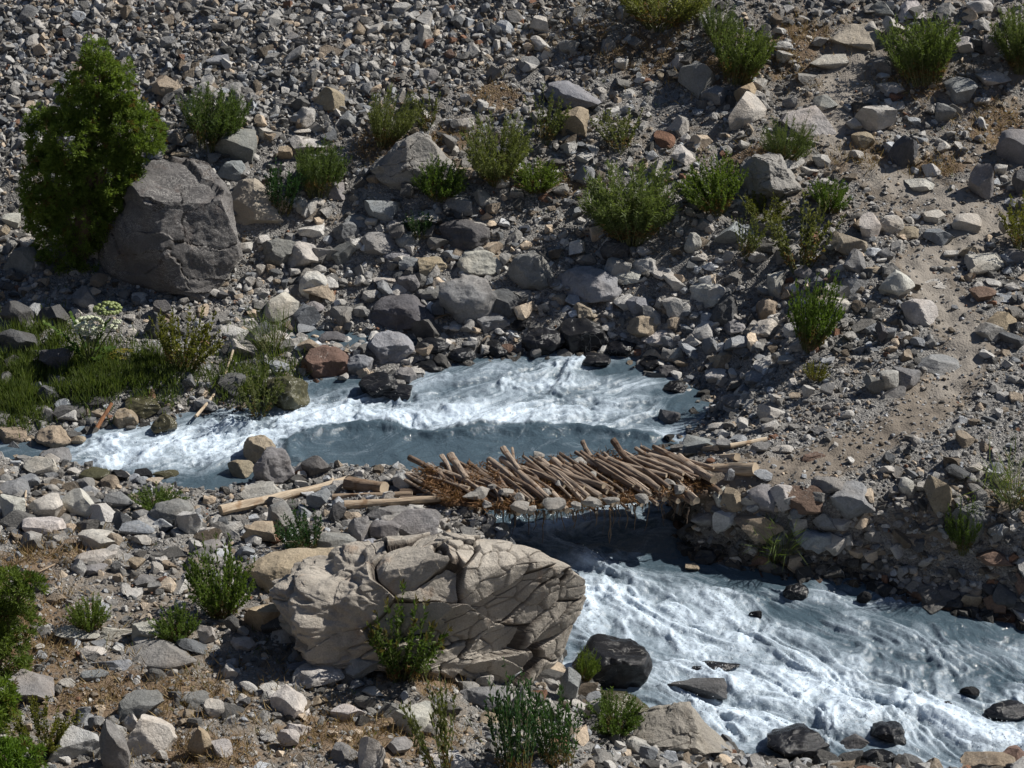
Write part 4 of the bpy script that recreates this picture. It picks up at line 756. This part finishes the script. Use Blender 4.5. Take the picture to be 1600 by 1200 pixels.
# juniper
def juniper(base_px, lobes, label, clumps, name='juniper_tree', seed=3, dy=0.0, trunk=True, c1=(.05, .095, .018), c2=(.20, .28, .06)):
    r = np.random.default_rng(seed); g = G1(*base_px); s = np.linalg.norm(g-CAM)/FPX; yb = g[1]+dy; gz = float(ground_h((g[0], yb))[0]); b = np.array([g[0], yb, gz-.05])
    e = link(name, None, loc=b); cen, out = [], []; tot = sum(l[2]*l[3] for l in lobes); paths, rad = [], []
    for (cx, cy, rx, ry) in lobes:
        c = at_y(cx, cy, yb+r.uniform(-.15, .15))[0]-b; sx, sz_ = rx*s, ry*s/math.cos(PITCH)*.98; n = int(clumps*rx*ry/tot)
        v = unit(r.normal(size=(n, 3))); rr = r.uniform(.45, 1.0, (n, 1))**.6; rr *= (1+.34*pnoise(v*2.6+cx)[:, None]); cen.append(c+v*rr*np.array([sx, sx*.95, sz_])); out.append(unit(v*np.array([1, 1, .7])+np.array([0, 0, .75])))
        t = np.linspace(0, 1, 7)[:, None]; paths.append(t*c*np.array([1, 1, 1])+np.array([0, 0, .25])*np.sin(t*3.14)+r.normal(size=(7, 3))*.03*t); rad.append(np.linspace(.07, .012, 7))
    cen, out = np.concatenate(cen), np.concatenate(out); ok = pnoise(cen*3.1+seed)+.5*pnoise(cen*7+seed) > -.30; cen, out = cen[ok], out[ok]; k = 26; n = len(cen)
    cl = unit(out[:, None]*.7+unit(r.normal(size=(n, k, 3)))*.75).reshape(-1, 3); st = np.repeat(cen, k, axis=0)+cl*r.uniform(.0, .05, (n*k, 1)); m = np.repeat(np.clip(.5+.55*pnoise(cen*4+2)[:, None]+.35*(r.random((n, 1))-.5), 0, 1), k, axis=0)*.8+r.random((n*k, 1))*.2
    cols = np.array(c1)*(1-m)+np.array(c2)*m; br = np.repeat(r.random((n, 1)) < .045, k, axis=0)[:, 0]; cols[br] = np.array([.13, .09, .035])
    V, F, cc = quads(st, cl, unit(np.cross(cl, r.normal(size=cl.shape))), r.uniform(.04, .085, len(st)), r.uniform(.006, .011, len(st)), cols)
    tr = None
    if trunk:
        t = np.linspace(0, 1, 9)[:, None]; top = at_y(lobes[0][0], lobes[0][1], yb)[0]-b
        Vt, Ft = tubes([t*top+np.array([.05, 0, 0])*np.sin(t*5)], [np.linspace(.16, .02, 9)], 10); tr = link('trunk', mesh_np('trunk', Vt, Ft, M_BARK), e)
    for pth, rd_ in zip(paths, rad):
        Vb, Fb = tubes([pth], [rd_], 6); link('limb', mesh_np('limb', Vb, Fb, M_BARK), tr or e)
    link('crown', leaf_mesh('crown', V, F, cc, M_LEAF), e); tag(e, label, 'tree' if trunk else 'shrub'); return e
juniper((118, 432), [(152, 120, 32, 52), (185, 150, 30, 50), (128, 165, 40, 48), (195, 205, 40, 50), (118, 225, 52, 60), (68, 215, 28, 46), (228, 208, 34, 32), (165, 260, 52, 60), (85, 290, 50, 52), (200, 280, 26, 42), (125, 330, 56, 50), (70, 330, 34, 40), (175, 335, 32, 40), (100, 390, 44, 36), (140, 400, 30, 28)], 'green conical juniper tree beside the huge dark boulder', 7600, dy=.35)
juniper((-10, 1062), [(5, 925, 44, 36), (-40, 960, 70, 60), (20, 985, 36, 46), (5, 1025, 40, 30), (-30, 1080, 54, 40), (45, 915, 26, 16)], 'bright green juniper bush at the left edge above the grass', 1300, 'juniper_bush', 8, trunk=False, c1=(.08, .125, .025), c2=(.21, .26, .06))
juniper((-5, 1150), [(0, 1098, 24, 34), (-30, 1120, 40, 40)], 'smaller bright green juniper sprig in the left bottom corner', 420, 'juniper_bush', 9, trunk=False, c1=(.08, .14, .025), c2=(.2, .27, .05))
juniper((25, 1225), [(30, 1185, 36, 22), (-10, 1190, 40, 26)], 'green juniper sprig cut by the bottom edge', 420, 'juniper_bush', 10, trunk=False, c1=(.07, .14, .018), c2=(.18, .27, .04))

# white flowering umbel plant
def umbel_plant():
    r = np.random.default_rng(15); g = G1(140, 572); s = np.linalg.norm(g-CAM)/FPX; b = np.array([g[0], g[1], float(ground_h(g[:2])[0])]); e = link('flowering_plant', None, loc=b)
    heads = [((138, 508), 22, True), ((168, 484), 20, False), ((122, 520), 6, True), ((134, 522), 6, True), ((148, 522), 6, True), ((157, 514), 6, True), ((176, 512), 7, True), ((183, 503), 6, True), ((124, 508), 5, True), ((162, 490), 8, False)]
    paths, rad = [], []
    fm = NT('white_blossom'); fm.l(fm.mix(fm.noise(fm.coord(), 40, 4), (.34, .38, .24), (.56, .58, .44)), fm.b.inputs['Base Color']); gm = NT('green_umbel'); gm.l(gm.mix(gm.noise(gm.coord(), 40, 4), (.12, .17, .05), (.25, .28, .1)), gm.b.inputs['Base Color'])
    for (p, rp, white) in heads:
        c = at_y(p[0], p[1], g[1]+r.uniform(-.12, .12))[0]-b; t = np.linspace(0, 1, 6)[:, None]; paths.append(t*c+np.array([0, 0, .04])*np.sin(3.14*t)); rad.append(np.linspace(.012, .006, 6)); R_ = rp*s
        m = 60 if rp > 12 else 14; v = unit(r.normal(size=(m, 3))); v[:, 2] = np.abs(v[:, 2])*.45; IV, IF = ICO[2]; rb = R_*(.16 if rp > 12 else .38); cc = v*R_*np.array([1, 1, 1])
        V = (IV[None]*rb*np.array([1, 1, .75])+(c+cc)[:, None]).reshape(-1, 3); F = (IF[None]+len(IV)*np.arange(m)[:, None, None]).reshape(-1, 3); link('flower_head', mesh_np('flower_head', V, F, fm.m if white else gm.m), e)
    V, F = tubes(paths, rad, 5); link('stem', mesh_np('stem', V, F, M_STEM), e)
    for (px_, py_, L_) in ((85, 515, .55), (70, 505, .5), (105, 545, .45), (180, 545, .5), (195, 560, .45), (170, 500, .4), (110, 490, .4), (205, 548, .5), (155, 565, .45), (120, 570, .4)):
        tip = at_y(px_, py_, g[1]+r.uniform(-.25, .2))[0]-b; m = 13; t = np.linspace(.25, 1, m)[:, None]; P = t*tip+np.array([0, 0, .10])*np.sin(3.14*t); sd = unit(np.cross(unit(tip), [0, 0, 1.0]))[None]
        dd = np.concatenate([unit(sd+unit(tip)[None]*.6+r.normal(size=(m, 3))*.2), unit(-sd+unit(tip)[None]*.6+r.normal(size=(m, 3))*.2)]); cc = np.concatenate([P, P]); k = r.random((2*m, 1))
        cols = np.array([.06, .12, .025])*(1-k)+np.array([.14, .22, .05])*k
        if px_ > 190: cols = np.array([.30, .22, .05])*(1-k)+np.array([.2, .22, .05])*k
        V, F, co = quads(cc, dd, unit(np.cross(dd, [0, 0, 1.0])), .15*np.concatenate([1.15-t[:, 0], 1.15-t[:, 0]])+.05, .03, cols); link('leaf', leaf_mesh('leaf', V, F, co, M_LEAF), e)
    tag(e, 'tall plant with white umbel flowers on the left bank', 'plant')
umbel_plant()

# grasses (uncountable)
def grass(name, label, area_fn, n, hmin, hmax, c1, c2, mat, wid=.004, tilt=.5, box=()):
    r = np.random.default_rng(len(label)); q, h, d, px, py, pdd = sample(n*14, *box); w = area_fn(px, py)*(d > .12); cl = .5+.9*fbm(np.c_[q*2.3, 0*h], 3); k = r.random(len(q)) < w*np.clip(cl, 0, 1); q, h = q[k][:n], h[k][:n]; m = len(q)
    rep = 3; base = np.repeat(np.c_[q, h-.01], rep, axis=0)+np.c_[r.normal(size=(m*rep, 2))*.025, np.zeros(m*rep)]; dv = unit(np.c_[r.normal(size=(m*rep, 2))*tilt, np.ones(m*rep)]); kk = r.random((m*rep, 1)); cols = np.array(c1)*(1-kk)+np.array(c2)*kk
    V, F, cc = quads(base, dv, unit(np.cross(dv, r.normal(size=dv.shape))), r.uniform(hmin, hmax, m*rep), wid, cols); tag(link(name, leaf_mesh(name, V, F, cc, mat)), label, 'grass', kind='stuff')
grass('dry_grass', 'short reddish brown dry grass between the stones', lambda x, y: dry_f(x, y), 13000, .06, .26, (.17, .095, .045), (.40, .30, .16), M_DRY, .0055, .8)
grass('green_grass', 'long green grass on the left stream bank', lambda x, y: np.maximum.reduce([blob(x, y, 150, 592, 110, 32), blob(x, y, 20, 610, 50, 50), blob(x, y, 210, 585, 60, 25), .5*blob(x, y, 60, 540, 60, 25), .5*blob(x, y, 400, 600, 50, 40)]), 8500, .08, .34, (.055, .09, .022), (.16, .195, .06), M_LEAF, .008, .35, (1.5, 8.0, -9.5, -3.0))
grass('sparse_weeds', 'sparse low green weeds scattered between the rocks', lambda x, y: .35*np.maximum.reduce([blob(x, y, 330, 1010, 320, 90), blob(x, y, 640, 1160, 250, 50), blob(x, y, 60, 450, 90, 40), blob(x, y, 640, 250, 120, 60), blob(x, y, 1150, 350, 150, 60), blob(x, y, 1400, 130, 120, 60), blob(x, y, 960, 1160, 80, 40), .5*blob(x, y, 960, 240, 350, 150)]), 1500, .05, .16, (.06, .09, .02), (.16, .18, .05), M_LEAF, .006, .6)

# ------------------------------------------------------------------ logs
def log_mesh(length, r0, r1, mat, seed, bend=.04, sides=12, seg=14):
    r = np.random.default_rng(seed); x = np.linspace(0, length, seg); off = np.c_[x, bend*length*np.sin(x/length*3.1+r.uniform(-1, 1))*r.uniform(-1, 1)+0*x, bend*length*np.sin(x/length*2.6+r.uniform(-1, 1))*r.uniform(-1, 1)+0*x]; off -= off[0]
    rad = np.linspace(r0, r1, seg); an = np.arange(sides)*2*math.pi/sides; P = off[:, None].repeat(sides, 1); n = fbm(np.c_[np.repeat(x*2.2, sides), np.tile(np.cos(an)*1.3, seg), np.tile(np.sin(an)*1.3, seg)]+seed, 4).reshape(seg, sides)
    rr = rad[:, None]*(1+.22*n); P[:, :, 1] += rr*np.cos(an); P[:, :, 2] += rr*np.sin(an); V = P.reshape(-1, 3)
    i = np.arange(seg-1)[:, None]*sides+np.arange(sides)[None]; j = np.arange(seg-1)[:, None]*sides+(np.arange(sides)[None]+1) % sides
    F = [list(f) for f in np.stack([i, j, j+sides, i+sides], -1).reshape(-1, 4)]; nf = len(F); V = np.r_[V, [off[0]+np.array([.12*r0, 0, 0]), off[-1]-np.array([.12*r1, 0, 0])]]; a, b = len(V)-2, len(V)-1; L_ = (seg-1)*sides
    F += [[a, (k+1) % sides, k] for k in range(sides)]+[[b, L_+k, L_+(k+1) % sides] for k in range(sides)]
    me = mesh_np('log_shape', V, F, mat, True, 45); me.materials.append(M_END)
    for k in range(nf, len(F)): me.polygons[k].material_index = 1
    return me
def put_log(name, me, A, B, length, parent=None, roll=0.0, thick=1.0):
    A, B = Vector(A), Vector(B); d = B-A; o = link(name, me); q = d.to_track_quat('X', 'Z') @ Quaternion((1, 0, 0), roll)
    o.rotation_mode = 'QUATERNION'; o.rotation_quaternion = q; o.location = A-(Vector(parent.location) if parent else Vector((0, 0, 0))); o.scale = (d.length/length, thick, thick)
    if parent: o.parent = parent
    return o
BL = [log_mesh(1.5, a, b, M_WOODB, 600+k, .05) for k, (a, b) in enumerate([(.062, .045), (.05, .04), (.045, .03), (.07, .055), (.04, .03), (.055, .05), (.038, .022), (.075, .06), (.048, .044)])]
def bridge():
    r = np.random.default_rng(77); mid = on_plane(880, 760, .9)[0]; e = link('log_footbridge', None, loc=(mid[0], mid[1], .85)); zt = lambda t: .86+.14*math.sin(min(t, 1)*1.9)
    # three long bearers across the water
    for k, (ya, yb_) in enumerate(((758, 744), (772, 758), (784, 770))):
        A = on_plane(625, ya, .70)[0]; B = on_plane(1105, yb_, .76)[0]; put_log('bearer', log_mesh(5.6, .09, .075, M_WOODD, 700+k, .012, 14, 24), A, B, 5.6, e)
    # lower layer of short cross logs, their ends showing along the near edge
    for k in range(26):
        t = (k+.5)/26+r.uniform(-.012, .012); A = on_plane(655+t*400+r.normal()*5, 752-25*t, zt(t)-.16)[0]; B = on_plane(718+t*400+r.normal()*8, 803-30*t+8*math.sin(3.14*t)+r.uniform(-8, 6), zt(t)-.15)[0]; put_log('cross_log', BL[r.integers(len(BL))], A, B, 1.5, e, r.uniform(0, 6.28), r.uniform(.7, 1.15))
    for k in range(34):                          # stubs whose sawn ends face the near side
        t = (k+.5)/34+r.uniform(-.015, .015); x = 712+t*390; y = 788-28*t+10*math.sin(3.14*t)+r.uniform(-12, 7); B = on_plane(x, y, .78+r.uniform(-.06, .10))[0]; A = B+np.array([-.35+r.normal()*.12, .75, r.normal()*.05]); put_log('cross_log', BL[r.integers(len(BL))], A, B, 1.5, e, r.uniform(0, 6.28), r.uniform(.75, 1.25))
    # upper deck logs
    for k in range(84):
        t = (k+.5)/84+r.uniform(-.014, .014); z = zt(t); skew = r.normal()*4; sh = r.normal()*6
        A = on_plane(630+t*402+sh-skew, 736-36*t+r.uniform(-7, 16), z+r.uniform(-.03, .04))[0]; B = on_plane(702+t*410+sh+skew, 784-28*t+12*math.sin(3.14*t)+r.uniform(-30, 4), z+r.uniform(-.05, .03))[0]; put_log('deck_log', BL[r.integers(len(BL))], A, B, 1.5, e, r.uniform(0, 6.28), r.uniform(.42, .85))
    # a few sticks poking out
    for (a, b, za, zb, th) in (((958, 688), (990, 724), 1.12, .98, .8), ((786, 700), (812, 740), 1.1, .96, .7), ((800, 700), (822, 748), 1.1, .95, .6), ((960, 755), (990, 794), .95, .8, .4), ((640, 715), (700, 760), 1.0, .9, 1.1), ((690, 712), (712, 752), 1.05, .93, 1.0), ((704, 711), (730, 756), 1.05, .93, .9), ((910, 690), (925, 712), 1.1, 1.0, .6), ((1025, 700), (1112, 755), 1.06, .95, .9), ((1060, 715), (1115, 758), 1.02, .95, 1.1)):
        put_log('deck_log', BL[r.integers(len(BL))], on_plane(*a, za)[0], on_plane(*b, zb)[0], 1.5, e, 0, th)
    # hanging roots
    paths, rad = [], []
    for k in range(150):
        px_ = r.uniform(700, 1085); t = (px_-700)/400; A = on_plane(px_, 796-24*t+12*math.sin(3.14*t), .70)[0]; L_ = r.exponential(.12)+.05; L_ = min(L_, .6); q = np.linspace(0, 1, 5)[:, None]; paths.append(A+q*np.array([r.normal()*.05, r.normal()*.04, -L_])+r.normal(size=(5, 3))*.012); rad.append(np.linspace(.010, .003, 5)*r.uniform(.5, 1.8))
    for (px_, L_) in ((735, .35), (786, .4), (870, .3), (952, .62), (955, .6), (1075, .3), (825, .22)): 
        A = on_plane(px_, 792, .72)[0]; q = np.linspace(0, 1, 5)[:, None]; paths.append(A+q*np.array([0, 0, -L_])+r.normal(size=(5, 3))*.012); rad.append(np.linspace(.018, .006, 5))
    V, F = tubes(paths, rad, 4); V = V-np.array(e.location); link('hanging_roots', mesh_np('hanging_roots', V, F, M_WOODD), e)['kind'] = 'stuff'
    # brush, needles and earth packed between the logs
    n = 12000; tt = r.random(n); uu = r.random(n)*1.08; pa = on_plane(632+tt*402, 736-36*tt, .94); pb = on_plane(702+tt*410, 786-28*tt+14*np.sin(3.14*tt), .90); P = pa*(1-uu[:, None])+pb*uu[:, None]; cl = fbm(np.c_[P[:, :2]*3.5, 0*tt], 3); k = cl > -.12; P, cl = P[k], cl[k]
    P[:, 2] += r.uniform(-.06, .04, len(P))+.05*np.clip(cl, 0, 1); dv = unit(r.normal(size=P.shape)*np.array([1, 1, .6])); kk = r.random((len(P), 1)); cols = np.array([.13, .06, .028])*(1-kk)+np.array([.29, .165, .085])*kk
    V, F, cc = quads(P-np.array(e.location), dv, unit(np.cross(dv, r.normal(size=dv.shape))), r.uniform(.05, .16, len(P)), .008, cols); o = link('packed_brush', leaf_mesh('packed_brush', V, F, cc, M_DRY), e); o['kind'] = 'stuff'
    # earth bed under the deck logs
    nu, nv = 60, 12; U, Vv = np.meshgrid(np.linspace(0, 1, nu), np.linspace(.04, .93, nv)); U, Vv = U.ravel(), Vv.ravel(); pa = on_plane(640+U*400, 742-34*U, .84); pb = on_plane(704+U*408, 790-30*U+12*np.sin(3.14*U), .82); P = pa*(1-Vv[:, None])+pb*Vv[:, None]; P[:, 2] += .05*np.sin(U*3.14)+.05*fbm(P*3, 3)
    Pb = P.copy(); Pb[:, 2] -= .16; ii = np.arange(nu*nv).reshape(nv, nu); Ft = np.stack([ii[:-1, :-1].ravel(), ii[:-1, 1:].ravel(), ii[1:, 1:].ravel(), ii[1:, :-1].ravel()], 1); VV = np.r_[P, Pb]-np.array(e.location); F = [list(f) for f in Ft]+[list(f[::-1]+nu*nv) for f in Ft]
    ring = list(ii[0, :])+list(ii[1:, -1])+list(ii[-1, ::-1][1:])+list(ii[::-1, 0][1:-1]); F += [[ring[k], ring[k-1], ring[k-1]+nu*nv, ring[k]+nu*nv] for k in range(len(ring))]
    link('earth_bed', mesh_np('earth_bed', VV, F, plain('bridge_earth', (.15, .085, .045))), e)
    tag(e, 'rough footbridge of skewed logs and packed brush across the stream', 'bridge')
    # small stones lying on the deck
    ords = ['first', 'second', 'third', 'fourth', 'fifth', 'sixth', 'seventh', 'eighth', 'ninth', 'tenth', 'eleventh', 'twelfth', 'thirteenth', 'fourteenth', 'fifteenth', 'sixteenth', 'seventeenth', 'eighteenth', 'nineteenth', 'twentieth', 'twenty-first']
    for k, (px_, py_, w) in enumerate(sorted(((842, 712, 10), (905, 722, 11), (1000, 722, 9), (790, 770, 12), (812, 778, 9), (850, 768, 10), (1045, 752, 9), (875, 755, 9), (925, 742, 8), (735, 775, 10), (830, 795, 8), (770, 760, 7), (760, 786, 9), (900, 790, 8), (955, 782, 11), (1005, 778, 10), (812, 792, 13), (868, 788, 15), (925, 786, 12), (1060, 764, 11), (748, 770, 14)))):
        P = on_plane(px_, py_, .99)[0]; o = link('rock', VAR4[k]); s = w*.0105; o.location = P; o.scale = (s*1.15, s*.85, s*.55); o['tint'] = [.36, .345, .32]; o.rotation_euler = (0, 0, k); tag(o, f'small grey stone on the bridge deck, {ords[k]} from the left end', 'rock', 'small stones on the bridge deck')
bridge()
def drift(a, b, r0, r1, label, mat=M_WOODP, seed=1, lift=None, name='driftwood_log', bend=.03, za=None, zb=None):
    A = G1(*a) if za is None else on_plane(*a, za)[0]; B = G1(*b) if zb is None else on_plane(*b, zb)[0]; A[2] += r0*.8+.03; B[2] += r1*.8+.03; L_ = float(np.linalg.norm(B-A)); o = put_log(name, log_mesh(L_, r0, r1, mat, 800+seed, bend), A, B, L_); tag(o, label, 'log', 'driftwood around the bridge'); return o
drift((345, 806), (545, 748), .085, .05, 'long peeled driftwood log sloping up to the bridge end', seed=1, bend=.055)
drift((543, 766), (600, 770), .11, .105, 'short thick pale log stub left of the bridge', seed=2)
drift((520, 784), (645, 780), .055, .045, 'thin pale log behind the split log left of the bridge', seed=3)
drift((538, 796), (688, 788), .07, .055, 'pale split log lying on the stones left of the bridge', seed=4)
drift((1085, 748), (1182, 740), .12, .10, 'thick sawn log stub at the right end of the bridge', seed=5)
drift((1068, 732), (1152, 720), .075, .06, 'pale split log behind the thick stub', seed=6)
drift((1062, 718), (1122, 708), .06, .045, 'short pale log next to the bluish flat stone', seed=7)
drift((1140, 702), (1198, 690), .045, .03, 'thin pale stick lying on the gravel right of the bridge', seed=8)
drift((152, 674), (174, 634), .035, .03, 'reddish brown stick leaning on the left bank', M_WOODR, 9, name='stick', za=.15, zb=.42)
drift((306, 655), (362, 548), .03, .018, 'thin forked grey branch leaning over the cascade', M_WOODP, 10, name='stick', bend=.08, za=.15, zb=.65)
drift((40, 795), (41, 770), .02, .015, 'short dry stick between pale rocks at the left', M_WOODP, 11, name='stick')
drift((666, 508), (702, 492), .03, .015, 'small bleached stick beside the dark rock at the side channel', M_WOODP, 12, name='stick')
drift((60, 898), (86, 884), .015, .01, 'thin dry twig on the brown ground at the left', M_WOODP, 13, name='stick')
